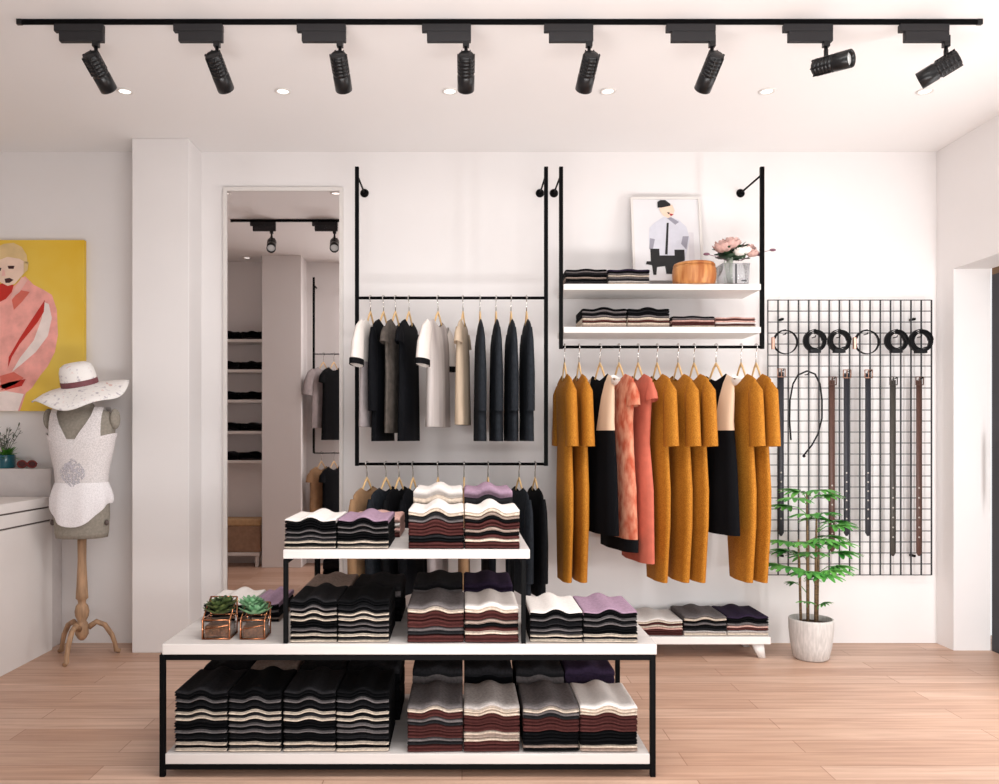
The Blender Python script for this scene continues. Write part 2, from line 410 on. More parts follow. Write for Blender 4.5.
# succulents in rose-gold wire planters
GOLD = mat('rose_gold_wire', S(190, 128, 92), .25, metal=1, noise=.1, nscale=40)
SOIL = mat('dark_soil', S(60, 40, 30), .95, noise=.4, nscale=120, bump=.6, bscale=90)
PEB = mat('copper_pebbles', S(116, 78, 54), .5, noise=.4, nscale=90, bump=.5, bscale=80)
def leafmat(n, c, c2): return mat(n, S(*c), .5, noise=.3, nscale=40, col2=S(*c2))
SG1 = leafmat('dark_succulent_leaf', (38, 52, 30), (96, 112, 62)); SG2 = leafmat('sage_succulent_leaf', (88, 140, 96), (150, 190, 150))
def leaf(mb, base, d, length, width, droop=.2, m=0, thick=0.0, cup=.15, n=5):
    base = Vector(base); d = Vector(d).normalized()
    side = d.cross(Vector((0, 0, 1)))
    if side.length < .05: side = Vector((1, 0, 0))
    side.normalize(); up = side.cross(d)
    L_, R_ = [], []
    mid = []
    for i in range(n + 1):
        s = i / n
        wd = width * (math.sin(PI * (s * .86 + .07)) ** .8) * .5
        c = base + d * length * s - Vector((0, 0, 1)) * droop * length * s * s
        mid.append(mb.bm.verts.new(c - up * cup * wd))
        L_.append(mb.bm.verts.new(c - side * wd)); R_.append(mb.bm.verts.new(c + side * wd))
    for i in range(n):
        for a, b2 in ((L_, mid), (mid, R_)):
            f = mb.bm.faces.new((a[i], b2[i], b2[i + 1], a[i + 1])); f.material_index = m; f.smooth = True
def succulent(px, pw, lab, m, tall):
    y = 3.19; xc = wx(px, y); w = pw * y / F; zb = MIDZ + .001; h = .078
    t = thing('succulent_planter', lab, 'potted plant', (xc, y, zb), 0, 'succulents on the display table')
    a = w / 2; r = .003
    wire = MB()
    cs = [(-a, 0), (a, 0), (a, w), (-a, w)]
    for i in range(4):
        x0, y0 = cs[i]; x1, y1_ = cs[(i + 1) % 4]
        wire.tube([(x0, y0, r), (x1, y1_, r)], r, 6).tube([(x0, y0, h), (x1, y1_, h)], r, 6)
        wire.tube([(x0, y0, r), (x0, y0, h if i < 2 else tall)], r * 1.3, 6)
    wire.tube([(a, w, tall), (-a, w, tall)], r, 6).tube([(a, 0, h), (a, w, tall)], r, 6).tube([(-a, 0, h), (-a, w, tall)], r, 6)
    wire.tube([(-a, 0, h * .5), (a, 0, h * .75)], r * .7, 6)
    wire.obj('wire_frame', GOLD, t)
    g = MB().box(-a + .003, a - .003, .003, .005, .004, h - .003).box(-a + .003, -a + .005, .003, w - .003, .004, h - .003).box(a - .005, a - .003, .003, w - .003, .004, h - .003)
    g.obj('glass_pane', GLASS, t)
    MB().box(-a + .006, a - .006, .008, w - .004, .005, h * .68, bev=.004).obj('soil', PEB, t)
    rnd = random.Random(px)
    pl = MB()
    heads = [(0, w * .5, h * .7, .055)] + [(rnd.uniform(-a, a) * .5, rnd.uniform(.2, .8) * w, h * .7 + rnd.uniform(0, .04), .042) for _ in range(5)]
    for hx, hy, hz, hr in [(a_, b_2, c_ + .040, d_ * 1.25) for a_, b_2, c_, d_ in heads]:
        for ring, (cnt, el, ln) in enumerate(((9, .25, 1.0), (8, .7, .8), (6, 1.1, .55))):
            for k in range(cnt):
                an = 2 * PI * k / cnt + ring * .4 + hx * 30
                leaf(pl, (hx, hy, hz), (math.cos(an) * math.cos(el), math.sin(an) * math.cos(el), math.sin(el)), hr * ln, hr * .42, -.15, 0, cup=.5)
    pl.obj('succulent_leaves', m, t)
succulent(216, 27, 'dark green succulent in a wire-framed glass planter near the table corner', SG1, .15)
succulent(252.5, 24, 'sage green succulent in a wire-framed glass planter near the upright', SG2, .13)

# ------------------------------------------------------------------ wall racks
yr = .928 * D
RR = .009
def rack(name, label, pxl, pxr, pyt, pyb, arms, post=.023):
    t = thing(name, label, 'clothes rack', (0, yr, 0))
    x0, x1, zt, zb = wx(pxl, yr), wx(pxr, yr), wz(pyt, yr), wz(pyb, yr)
    for x in (x0, x1): MB().box(x - post / 2, x + post / 2, -post / 2, post / 2, zb - post / 2, zt, bev=.002).obj('post', BLACK, t)
    for x in (x0, x1):
        za = wz(174.5, yr)
        m = MB().tube([(x, .01, za), (x, D - yr - .02, za)], .006, 8)
        m.obj('wall_mount', BLACK, t)
        MB().lathe([(.0, -.012), (.02, -.012), (.028, 0)], n=16, cap=(False, True)).xf(Matrix.Translation((x, D - yr - .003, za)) @ Matrix.Rotation(-PI / 2, 4, 'X')).obj('wall_disc', BLACK, t)
    return t, x0, x1
r1, ax0, ax1 = rack('garment_rack', 'black wall-hung steel rack with two rails of dark garments', 357, 546, 167, 464, None)
ZR1, ZR2 = wz(298, yr), wz(464, yr)
MB().tube([(ax0, 0, ZR1), (ax1, 0, ZR1)], RR, 10).obj('hanging_rail', BLACK, r1)
MB().tube([(ax0, 0, ZR2), (ax1, 0, ZR2)], RR, 10).obj('hanging_rail', BLACK, r1)
r2, bx0, bx1 = rack('shelf_rack', 'black wall-hung steel rack with two white shelves above mustard dresses', 561, 762, 167, 347, None)
ZR3 = wz(347, yr)
MB().tube([(bx0, 0, ZR3), (bx1, 0, ZR3)], RR, 10).obj('hanging_rail', BLACK, r2)
SH1, SH2 = wz(283.8, yr - .02), wz(326.8, yr - .02)
for z in (SH1, SH2):
    MB().box(bx0 + .013, bx1 - .013, -.02, .29, z - .036, z, bev=.003).obj('shelf', WHITEB, r2)

# ------------------------------------------------------------------ hangers and hanging garments
def hanger_mesh():
    t = bpy.data.objects.new('coat_hanger', None); COL.objects.link(t)
    arm = MB()
    pts = [(-.172, 0, -.246), (-.15, 0, -.235), (-.08, 0, -.186), (-.03, 0, -.126), (0, 0, -.100), (.03, 0, -.126), (.08, 0, -.186), (.15, 0, -.235), (.172, 0, -.246)]
    arm.tube(pts, [.005, .008, .009, .010, .011, .010, .009, .008, .005], 8).xf(Matrix.Diagonal((.82, .5, 1, 1)))
    arm.obj('hanger_arm', HWOOD, t)
    hk = [(0, 0, -.1), (0, 0, -.04)] + [(.017 * math.sin(a), 0, -.017 * math.cos(a) - .0) for a in [0.3 * 0 + k * PI / 8 for k in range(0, 12)]]
    hk = [(0, 0, -.1), (0, 0, -.045), (.004, 0, -.03)] + [(.019 * math.cos(a), 0, .019 * math.sin(a)) for a in [-PI / 3 + k * PI / 9 for k in range(0, 11)]]
    MB().tube(hk, .0028, 6).obj('hook', CHROME, t)
    return t
HPROTO = [hanger_mesh(), False]
def hanger(x, y, z, yaw, label, sc=1.0):
    h = HPROTO[0] if not HPROTO[1] else copy_tree(HPROTO[0])
    HPROTO[1] = True
    h.location = (x, y, z); h.rotation_euler = (0, 0, yaw - PI / 2)
    return tag(h, label, 'coat hanger', 'wooden coat hangers on the wall racks')

def ring(w, t, z, n=40, fold=0.0, k=7, ph=0.0, dip=0.0, p=2.4, cx=0.0, cy=0.0):
    out = []
    for i in range(n):
        a = 2 * PI * i / n
        c, s = math.cos(a), math.sin(a)
        ex = 2 / p
        x = w * (abs(c) ** ex) * (1 if c >= 0 else -1)
        y = t * (abs(s) ** ex) * (1 if s >= 0 else -1)
        y *= 1 + fold * math.sin(k * a + ph)
        x *= 1 + fold * .25 * math.sin(k * a * .5 + ph)
        out.append((cx + x, cy + y, z - dip * (1 - abs(c)) ** .7))
    return out

def body(mb, rows, neckdip, fold, k, ph, mfun=None):
    rings = []
    nrow = len(rows)
    dense = []
    for i in range(nrow - 1):
        z0, w0, t0 = rows[i]; z1, w1, t1 = rows[i + 1]
        m = max(1, int(abs(z1 - z0) / .05))
        for j in range(m):
            s = j / m
            s2 = s
            dense.append((z0 + (z1 - z0) * s, w0 + (w1 - w0) * s2, t0 + (t1 - t0) * s2))
    dense.append(rows[-1])
    ztop, zbot = rows[0][0], rows[-1][0]
    for i, (z, w, t) in enumerate(dense):
        f = (ztop - z) / (ztop - zbot)
        neckdip = min(neckdip, .04)
        dip = neckdip * max(0, 1 - f / .10) if neckdip else 0
        rings.append(ring(w, t, z, fold=fold * min(1, f * 1.6), k=k, ph=ph + 1.2 * f, dip=dip))
    mb.loft(rings, 0, (False, False), True, mfun)

def sleeve(mb, side, pts, mfun=None, fold=.08, n=20):
    """pts: (x, z, half-width in x, half-depth in y)"""
    rings = []
    for i, (x, z, a, b) in enumerate(pts):
        j0, j1 = max(0, i - 1), min(len(pts) - 1, i + 1)
        dx_, dz_ = pts[j1][0] - pts[j0][0], pts[j1][1] - pts[j0][1]
        l = math.hypot(dx_, dz_); nx, nz = -dz_ / l, dx_ / l
        rings.append([(side * (x + nx * a * math.cos(q)), b * math.sin(q) * (1 + fold * math.sin(3 * q + i)), z + nz * a * math.cos(q)) for q in [2 * PI * k / n for k in range(n)]])
    mb.loft(rings, 0, (False, False), True, mfun)

# materials of the garments
def ribbed(name, c1, c2, scale=60, rough=.8):
    m = bpy.data.materials.new(name); m.use_nodes = True
    nt = m.node_tree; N = nt.nodes; Lk = nt.links; b = N['Principled BSDF']
    tc = N.new('ShaderNodeTexCoord'); w = N.new('ShaderNodeTexVoronoi'); w.inputs['Scale'].default_value = scale
    Lk.new(tc.outputs['Object'], w.inputs['Vector'])
    r = N.new('ShaderNodeValToRGB'); r.color_ramp.elements[0].color = c1; r.color_ramp.elements[1].color = c2
    r.color_ramp.elements[0].position = .15; r.color_ramp.elements[1].position = .6
    Lk.new(w.outputs['Distance'], r.inputs['Fac']); Lk.new(r.outputs['Color'], b.inputs['Base Color'])
    b.inputs['Roughness'].default_value = rough; b.inputs['Specular IOR Level'].default_value = .25
    return m
MUS = ribbed('mustard_textured_fabric', S(196, 132, 44), S(158, 98, 22), 170)
COR = mat('coral_print_fabric', S(178, 84, 60), .85, noise=.5, nscale=26, stretch=(1, 1, .45), col2=S(212, 148, 120), spec=.2)
COR2 = mat('plain_coral_fabric', S(190, 98, 78), .85, noise=.08, nscale=20)
BEI = mat('nude_panel_fabric', S(212, 184, 158), .85, noise=.04, nscale=20)
BKD = mat('black_dress_fabric', (.006, .006, .007, 1), .7, noise=.2, nscale=40, spec=.06)
DGR = mat('dark_slate_fabric', S(34, 37, 42), .8, noise=.2, nscale=50, spec=.12)
DNV = mat('ink_navy_fabric', S(11, 12, 16), .8, noise=.2, nscale=50, spec=.12)
BRG = mat('brown_grey_fabric', S(82, 74, 68), .8, noise=.25, nscale=30)
WHF = mat('white_cotton', S(222, 214, 208), .85, noise=.03, nscale=20)
GYM = mat('grey_mauve_fabric', S(156, 146, 146), .85, noise=.1, nscale=20)
STR = mat('soft_striped_fabric', S(206, 198, 194), .85, noise=.2, nscale=16, stretch=(1, 1, .01), col2=S(168, 158, 156))
BGF = mat('beige_linen', S(186, 166, 144), .85, noise=.08, nscale=40, stretch=(1, 1, .1))
TAN = mat('tan_fabric', S(150, 116, 84), .85, noise=.1, nscale=20)

def garment(name, lab, cat, grp, hx, zr, yaw, rows, mats, mfun=None, sleeves=None, smfun=None, fold=.10, k=7, neck=.05, hem=None, smats=None, cuff=None, hlab=None):
    dz_ = .040 if zr == ZR3 else .010
    sh = lambda q: [(v[0] - dz_,) + tuple(v[1:]) if v[0] > -.3 else v for v in q]
    rows = sh(rows)
    if sleeves: sleeves = [(v[0], v[1] - (dz_ if i < len(sleeves) - 1 else 0)) + tuple(v[2:]) for i, v in enumerate(sleeves)]
    x = wx(hx, yr)
    hanger(x, yr, zr, yaw, hlab).scale = (1, 1, 1 if zr == ZR3 else .85)
    t = thing(name, lab, cat, (x, yr, zr), yaw - PI / 2, grp)
    mb = MB(); body(mb, rows, neck, fold, k, hx * .7, mfun)
    mb.obj('bodice' if 'dress' in name else 'garment_body', mats, t)
    if sleeves:
        for sd in (1, -1):
            sm = MB(); sleeve(sm, sd, sleeves, smfun)
            so = sm.obj('sleeve', smats or mats, t)
            if cuff:
                x_, z_, a_, b_c = sleeves[-1]
                c = MB(); sleeve(c, sd, [(x_ - .002, z_ + .03, a_ * 1.06, b_c * 1.06), (x_, z_ - .004, a_ * 1.08, b_c * 1.08)], fold=0)
                c.obj('cuff', cuff, so)
    if hem:
        z, w, tt = rows[-1]
        hm = MB(); hm.loft([ring(w * 1.012, tt * 1.03 , z + hem[1], fold=fold, k=k, ph=hx * .7 + 1.2), ring(w * 1.012, tt * 1.03, z - .004, fold=fold, k=k, ph=hx * .7 + 1.2)], 0, (False, False))
        hm.obj('hem_band', hem[0], t)
    return t

SHL = [(-.126, .085, .012), (-.144, .150, .015), (-.164, .192, .020)]
zsc = yr / F
def drop(py, zr): return wz(py, yr) - zr
# mustard dresses on the shelf rack
G2 = 'dresses under the shelf rack'
mz = drop(579, ZR3); msl = drop(446, ZR3)
MROWS = SHL + [(-.22, .185, .034), (-.42, .165, .034), (-.58, .150, .032), (-.85, .185, .035), (-1.05, .18, .035), (mz, .135, .032)]
MSLV = [(.182, -.185, .017, .014), (.195, -.24, .065, .032), (.208, -.36, .066, .034), (.218, msl, .072, .036)]
Y = math.radians
mus = [(564.5, 4, 'mustard dress hanging first from the dark garments side', 'mustard half-sleeve dress first on the rail, next to the black rack post'),
       (579, 5, 'second mustard dress', 'mustard half-sleeve dress second on the rail, against the first black dress'),
       (657, 8, 'mustard dress beside the coral dress', 'mustard half-sleeve dress hanging right after the plain coral dress'),
       (678, 8, 'mustard dress in the middle of three', 'mustard half-sleeve dress in the middle of the three between coral and black'),
       (694, 8, 'mustard dress before the second black dress', 'mustard half-sleeve dress hanging just before the second black and nude dress'),
       (741, 5, 'mustard dress after the second black dress', 'mustard half-sleeve dress partly behind the second black and nude dress'),
       (756, 4, 'last mustard dress', 'mustard half-sleeve dress last on the rail, nearest the wire grid')]
mus = [(a, b, c, l.replace('hanging right after', 'hanging next after')) for a, b, c, l in mus]
for px, yw, sh, lab in mus:
    garment('hanging_dress', lab, 'dress', G2, px, ZR3, Y(yw), MROWS, [MUS], None, MSLV, None, .07, 6, .05, hlab='pale wooden hanger holding the ' + {564.5: 'first mustard dress by the rack post', 579: 'second mustard dress on the rail', 657: 'mustard dress next to the plain coral dress',
            678: 'middle one of three mustard dresses', 694: 'mustard dress before the second black dress', 741: 'mustard dress half behind the second black dress', 756: 'mustard dress nearest the wire grid'}[px])
# black and nude dresses
bz = drop(532, ZR3)
BROWS = [(-.126, .10, .012), (-.148, .150, .016), (-.168, .175, .022), (-.30, .175, .032), (-.45, .165, .036), (-.70, .19, .044), (bz, .215, .048)]
def colourblock():
    m = bpy.data.materials.new('black_dress_with_nude_panels'); m.use_nodes = True
    nt = m.node_tree; N = nt.nodes; Lk = nt.links; b = N['Principled BSDF']
    tc = N.new('ShaderNodeTexCoord'); sx = N.new('ShaderNodeSeparateXYZ'); Lk.new(tc.outputs['Object'], sx.inputs[0])
    def mth(op, a_, b_):
        n = N.new('ShaderNodeMath'); n.operation = op
        for i, q in enumerate((a_, b_)):
            if q is None: continue
            if isinstance(q, (int, float)): n.inputs[i].default_value = q
            else: Lk.new(q, n.inputs[i])
        return n.outputs[0]
    ax = mth('ABSOLUTE', sx.outputs['X'], None)
    low = mth('GREATER_THAN', sx.outputs['Z'], -.50)
    vee = mth('GREATER_THAN', mth('ADD', ax, mth('MULTIPLY', mth('SUBTRACT', -.126, sx.outputs['Z']), .26)), .125)
    f = mth('MULTIPLY', low, vee)
    mx = N.new('ShaderNodeMix'); mx.data_type = 'RGBA'; Lk.new(f, mx.inputs['Factor'])
    mx.inputs['A'].default_value = (.005, .005, .006, 1); mx.inputs['B'].default_value = S(212, 184, 158)
    Lk.new(mx.outputs['Result'], b.inputs['Base Color']); b.inputs['Roughness'].default_value = .85; b.inputs['Specular IOR Level'].default_value = .05
    return m
CBK = colourblock()
for px, lab, hl in ((600, 'black sleeveless dress with nude shoulder panels beside the coral print dress', 'pale wooden hanger holding the black dress beside coral print'),
                (716, 'black sleeveless dress with nude shoulder panels among the last mustard dresses', 'pale wooden hanger holding the black dress among mustard ones')):
    garment('hanging_dress', lab, 'dress', G2, px, ZR3, Y(16), BROWS, [CBK], None, [(.172, -.166, .012, .012), (.188, -.18, .022, .020), (.203, -.20, .032, .026)], None, .10, 8, .12, smats=[WHF], hlab=hl)
cz = drop(547, ZR3)
CROWS = SHL + [(-.22, .185, .034), (-.45, .165, .036), (-.62, .17, .042), (-.85, .20, .046), (cz, .22, .05)]
garment('hanging_dress', 'coral dress with pale leaf print and black hem band', 'dress', G2, 619, ZR3, Y(14), CROWS, [COR], None, [(.182, -.185, .017, .014), (.187, -.25, .052, .032), (.195, -.36, .058, .034)], None, .08, 7, .05, hem=(BKD, .07), hlab='pale wooden hanger holding the coral print dress')
garment('hanging_dress', 'plain coral dress between the coral print and the mustard dresses', 'dress', G2, 638, ZR3, Y(11), SHL + [(-.22, .185, .034), (-.42, .16, .034), (-.58, .145, .034), (-.85, .19, .046), (drop(559, ZR3), .20, .05)], [COR2], None,
        [(.182, -.185, .017, .014), (.187, -.25, .052, .030), (.195, -.33, .058, .032)], None, .08, 7, .05, hlab='pale wooden hanger holding the plain coral dress')

# upper row of the garment rack
G1 = 'garments on the upper rail of the garment rack'
def rows_(pyb, w=.19, t=.036, flare=1.0):
    z = drop(pyb, ZR1)
    return [(-.126, .08, .010), (-.146, .140, .0125), (-.168, w * .95, .015), (-.24, w, .022), (-.34, w * .96, t * .85), (-.5, w * .92, t), (z, w * flare, t * 1.08)]
HS = [(.155, -.175, .045, .014), (.205, -.22, .062, .024), (.245, -.30, .07, .030), (.260, -.42, .074, .033)]
LS = [(.184, -.188, .017, .012), (.182, -.26, .045, .021), (.19, -.45, .042, .026), (.185, -.68, .036, .025)]
SS = [(.182, -.188, .017, .012), (.188, -.225, .05, .019), (.195, -.29, .055, .023)]
hl1 = 'pale wooden hanger on the upper rail holding the '
garment('hanging_dress', 'white and grey dress with dark sleeve cuffs, first on the upper rail', 'dress', G1, 370.5, ZR1, Y(-11), rows_(427, .185, .030), [WHF, GYM], lambda c: 1 if c.z < -.40 else 0, HS, None, .1, 6, .05, cuff=BKD, smats=[WHF], hlab=hl1 + 'white and grey dress')
garment('hanging_blouse', 'black long blouse half covered by the white and grey dress', 'blouse', G1, 383.5, ZR1, Y(-14), rows_(441, .18, .026), [DNV], None, LS, None, .12, 7, .05, hlab=hl1 + 'half-covered black blouse')
garment('hanging_blouse', 'brown-grey mottled blouse between two black ones', 'blouse', G1, 395.5, ZR1, Y(-14), rows_(433, .18, .026), [BRG], None, SS, None, .12, 7, .05, hlab=hl1 + 'brown-grey blouse')
garment('hanging_dress', 'ink navy dress just before the white striped one', 'dress', G1, 409, ZR1, Y(-13), rows_(441, .185, .032), [DNV], None, SS, None, .1, 7, .05, hlab=hl1 + 'ink navy dress')
garment('hanging_dress', 'white and grey striped dress in the middle of the upper rail', 'dress', G1, 438, ZR1, Y(-18), rows_(427, .18, .036), [STR], None, HS, None, .1, 6, .05, smats=[WHF], cuff=BKD, hlab=hl1 + 'white striped dress')
garment('hanging_dress', 'beige linen dress before the four slate dresses', 'dress', G1, 463, ZR1, Y(-9), rows_(425, .18, .034), [BGF], None, SS, None, .1, 6, .05, hlab=hl1 + 'beige linen dress')
for px, o_, ww in ((480, 'first', 0), (496, 'second', 0), (511, 'third', 0), (526.5, 'fourth', 0)):
    garment('hanging_dress', f'slate black long-sleeve dress, {o_} of four counted from the beige dress', 'dress', G1, px, ZR1, Y(2), rows_(441, .19, .034, 1.02), [DGR], None, LS, None, .08, 6, .03, hlab=hl1 + f'{o_} slate dress')
# lower row
G3 = 'garments on the lower rail of the garment rack'
def rows2(pyb, w=.18, t=.032):
    z = drop(pyb, ZR2)
    return [(-.126, .08, .010), (-.146, .140, .0125), (-.168, w * .95, .015), (-.24, w, .022), (-.45, w * .95, t), (z, w, t * 1.1)]
hl2 = 'pale wooden hanger on the lower rail holding the '
low = [(367, -20, TAN, 588, 'tan top low on the rack beside the mirror', 'tan top'), (386, -24, DGR, 590, 'slate jacket low on the rack between tan top and black jacket', 'slate jacket'),
       (399, -20, BKD, 592, 'black jacket low on the rack behind the mauve-topped pile', 'black jacket'), (413, -16, DNV, 590, 'ink navy jacket low on the rack between the folded piles', 'low ink navy jacket'),
       (438, -10, GYM, 585, 'grey top low on the rack behind the white pile', 'low grey top'),
       (464, 0, TAN, 585, 'tan top low on the rack behind the mauve pile', 'low tan top behind mauve pile'), (488, 4, DNV, 590, 'ink navy top low on the rack behind the mauve pile', 'low ink navy top'),
       (519, 14, DGR, 590, 'slate jacket low on the rack beside the display table', 'low slate jacket by the table'), (535, 10, BKD, 592, 'black jacket last on the low rail before the mustard dresses', 'last low black jacket')]
for px, yw, m, pyb, lab, hl in low:
    garment('hanging_jacket' if 'jacket' in lab else 'hanging_blouse', lab, 'jacket' if 'jacket' in lab else 'blouse', G3, px, ZR2, Y(yw), rows2(pyb), [m], None, LS, None, .08, 6, .03, hlab=hl2 + hl)

# ------------------------------------------------------------------ things on the rack shelves
ys = yr - .005
def sp_(desc, px0, px1, z, s, t, amp=.008, dep=.27, y=None, grp=None):
    y = y if y is not None else ys
    xc, w = P(px0, px1, y)
    pile(desc, xc, w, y, dep, z + .0006, L(s), t, amp, grp)
GS = 'folded tops on the wall shelves'
sp_('first pile on the upper wall shelf', 565.5, 607, SH1, 'CTch', .0225, .006, grp=GS)
sp_('pile beside the poster on the upper wall shelf', 608, 650, SH1, 'LgGp', .0225, .006, grp=GS)
sp_('first pile on the lower wall shelf', 582, 627, SH2, 'BbhhC'[:4], .028, .012, grp=GS)
sp_('second pile on the lower wall shelf', 627.5, 670, SH2, 'BbhK', .028, .012, grp=GS)
sp_('third pile on the lower wall shelf', 672, 715, SH2, 'MrC', .022, .004, grp=GS)
sp_('fourth pile on the lower wall shelf', 715.5, 756, SH2, 'MRM'[:2] + 'r', .020, .004, grp=GS)

# leaning poster
yp = 5.04
pt = thing('leaning_poster', 'white framed fashion poster of a person in black cap, leaning on the wall', 'poster', (0, 0, 0))
pz0, pz1 = SH1 + .002, wz(196, yp + .02)
tiltp = .10
def PQ(px, py, off=0.0):
    y = yp + .02; z = wz(py, y); x = wx(px, y)
    f = (z - pz0) / (pz1 - pz0)
    return (x, yp - .03 + f * tiltp - off, z)
PWH = mat('poster_paper', S(226, 224, 226), .6, noise=.02, nscale=5)
prt = [S(20, 20, 22), S(238, 208, 186), S(208, 208, 218), S(150, 148, 160), S(180, 50, 60), S(214, 210, 214)]
PM = [mat('poster_ink_%d' % i, c, .6, noise=.03, nscale=30) for i, c in enumerate(prt)]
bd = MB()
front = [PQ(633, 281.5), PQ(701, 281.5), PQ(701, 196), PQ(633, 196)]
back = [(a, b + .018, c) for a, b, c in front]
bd.loft([front, back], 0).obj('board', PWH, pt)
fr = MB()
for a, b in (((633, 281.5), (633, 196)), ((701, 281.5), (701, 196)), ((633, 196), (701, 196))):
    fr.bar(PQ(*a, .004), PQ(*b, .004), .014, .014)
fr.obj('poster_frame', WHITEB, pt)
pr = MB()
def pp(pts, m, o): pr.poly([PQ(a, b, .0015 + o * .0006) for a, b in pts], m)
pp([(689, 232), (694, 232), (694, 280), (688, 280)], 5, 0)
pp([(655, 222), (650, 227), (649, 240), (650, 252), (653, 262), (684, 262), (687, 250), (690, 238), (687, 226), (680, 219), (672, 216), (664, 216)], 2, 1)
pp([(650, 238), (655, 239), (652, 252), (649, 249)], 3, 2); pp([(683, 236), (689, 236), (686, 250), (681, 244)], 3, 2); pp([(668, 217), (672, 216), (680, 221), (676, 224)], 3, 2)
pp([(661, 203), (661, 209), (664, 214), (669, 217), (674, 214), (676, 209), (674, 203)], 1, 3)
pp([(659, 206), (659, 200), (662, 198), (667, 198), (672, 202), (672, 204), (663, 206)], 0, 4)
pp([(670, 212), (675, 213), (672, 215)], 4, 4); pp([(668, 211), (671, 211), (670, 213)], 0, 4)
pp([(667.5, 222), (669.5, 222), (667, 255), (664.5, 255)], 0, 4)
pp([(650, 249), (659, 249), (659, 256), (674, 256), (674, 250), (684, 250), (684, 261), (676, 265), (676, 275), (665, 275), (664, 267), (656, 268), (655, 276), (652, 276), (651, 266), (645, 265), (646, 262), (650, 262)], 0, 3)
pr.obj('printed_figure', PM, pt)

# wooden drum box
WDR = mat('honey_wood_turned', S(206, 146, 88), .45, noise=.25, nscale=9, stretch=(3, 3, .4), col2=S(160, 92, 44))
wb = thing('wooden_drum_box', 'rounded honey-coloured wooden drum box in front of the poster', 'box', (wx(695, 4.84), 4.86, SH1 + .001))
rr = .130
MB().lathe([(rr * .86, 0), (rr * .93, .006), (rr * .985, .035), (rr, .07), (rr * .985, .10), (rr * .95, .118)], n=40, cap=(True, True)).obj('drum_body', WDR, wb)
MB().lathe([(rr * .95, .119), (rr * .96, .124), (rr * .90, .136), (0, .139)], n=40, cap=(True, False)).obj('lid', WDR, wb)

# vase and bouquet
vx, vy = wx(733, 4.86), 4.88
vs = thing('glass_vase', 'square clear glass vase holding the pink bouquet on the wall shelf', 'vase', (vx, vy, SH1 + .001))
VG = mat('vase_glass', (.92, .93, .95, 1), .03, trans=.9, ior=1.2, noise=.005)
va = .082
v = MB()
v.loft([[(sx_ * a, sy_ * a, z) for sx_, sy_ in ((-1, -1), (1, -1), (1, 1), (-1, 1))] for a, z in ((va * .93, 0), (va, .13), (va - .004, .13), (va * .9 - .003, .01))], 0, (True, True))
v.obj('vase_body', VG, vs)
MB().box(-.008, .002, -va * .97 - .004, -va * .97 - .001, .004, .125).box(.03, .06, -va - .001, -va + .001, .02, .028).obj('vase_ribbon', mat('dark_ribbon', (.05, .05, .055, 1), .5, noise=.1), vs)
bq_ = thing('flower_bouquet', 'bouquet of dusty pink roses, white blooms and dark leaves in the vase', 'bouquet', (vx, vy, SH1 + .016))
PINKF = mat('dusty_pink_petal', S(206, 168, 160), .7, noise=.12, nscale=60); WHP = mat('white_petal', S(240, 236, 230), .7, noise=.05, nscale=60)
DLEAF = leafmat('dark_rose_leaf', (28, 52, 36), (66, 92, 62)); MAUF = mat('mauve_bud', S(120, 82, 96), .7, noise=.2, nscale=50)
STEMM = mat('pale_stem', S(176, 186, 168), .6, noise=.1, nscale=30)
def rose(name, c, r, m):
    mb = MB()
    for rg, (cnt, el, sc) in enumerate(((7, .15, 1.0), (6, .55, .9), (5, .95, .75), (4, 1.3, .55))):
        for q in range(cnt):
            an = 2 * PI * q / cnt + rg
            leaf(mb, c, (math.cos(an) * math.cos(el), math.sin(an) * math.cos(el), math.sin(el)), r * sc, r * .95, -.35, 0, cup=.6, n=4)
    mb.obj(name, m, bq_)
for dx_, dy_, dz_, r_, m_ in ((-.065, -.05, .185, .058, PINKF), (-.03, -.07, .20, .055, PINKF), (.085, -.02, .175, .05, PINKF), (.02, -.085, .155, .036, WHP), (.055, -.08, .165, .034, WHP), (.10, -.07, .15, .034, PINKF), (-.01, .02, .21, .05, PINKF)):
    rose('rose', (dx_, dy_, dz_ + .012), r_ * 1.18, m_)
lv = MB(); rnd = random.Random(5)
for q in range(85):
    an = rnd.uniform(0, 2 * PI); el = rnd.uniform(.05, .9)
    leaf(lv, (rnd.uniform(-.05, .06), rnd.uniform(-.05, .04), rnd.uniform(.15, .20)), (math.cos(an) * math.cos(el), math.sin(an) * math.cos(el), math.sin(el)), rnd.uniform(.07, .10), .042, .12)
lv.obj('leaves', DLEAF, bq_)
for ex, ez in ((-.17, .175), (.23, .20), (.15, .172)):
    MB().tube([(ex * .2, -.02, .14), (ex * .6, -.04, ez * .92), (ex, -.05, ez)], .002, 6).sphere((ex, -.05, ez), .011, 0, (1.8, 1, .8)).obj('bud_sprig', MAUF, bq_)
stm = MB()
for q in range(9):
    x_, y_ = rnd.uniform(-.05, .05), rnd.uniform(-.05, .05)
    stm.tube([(x_ * .6, y_ * .6, 0), (x_ * .9, y_ * .9, .09), (x_ * .7, y_ * .7, .16)], .003, 6)
stm.obj('flower_stem', STEMM, bq_)

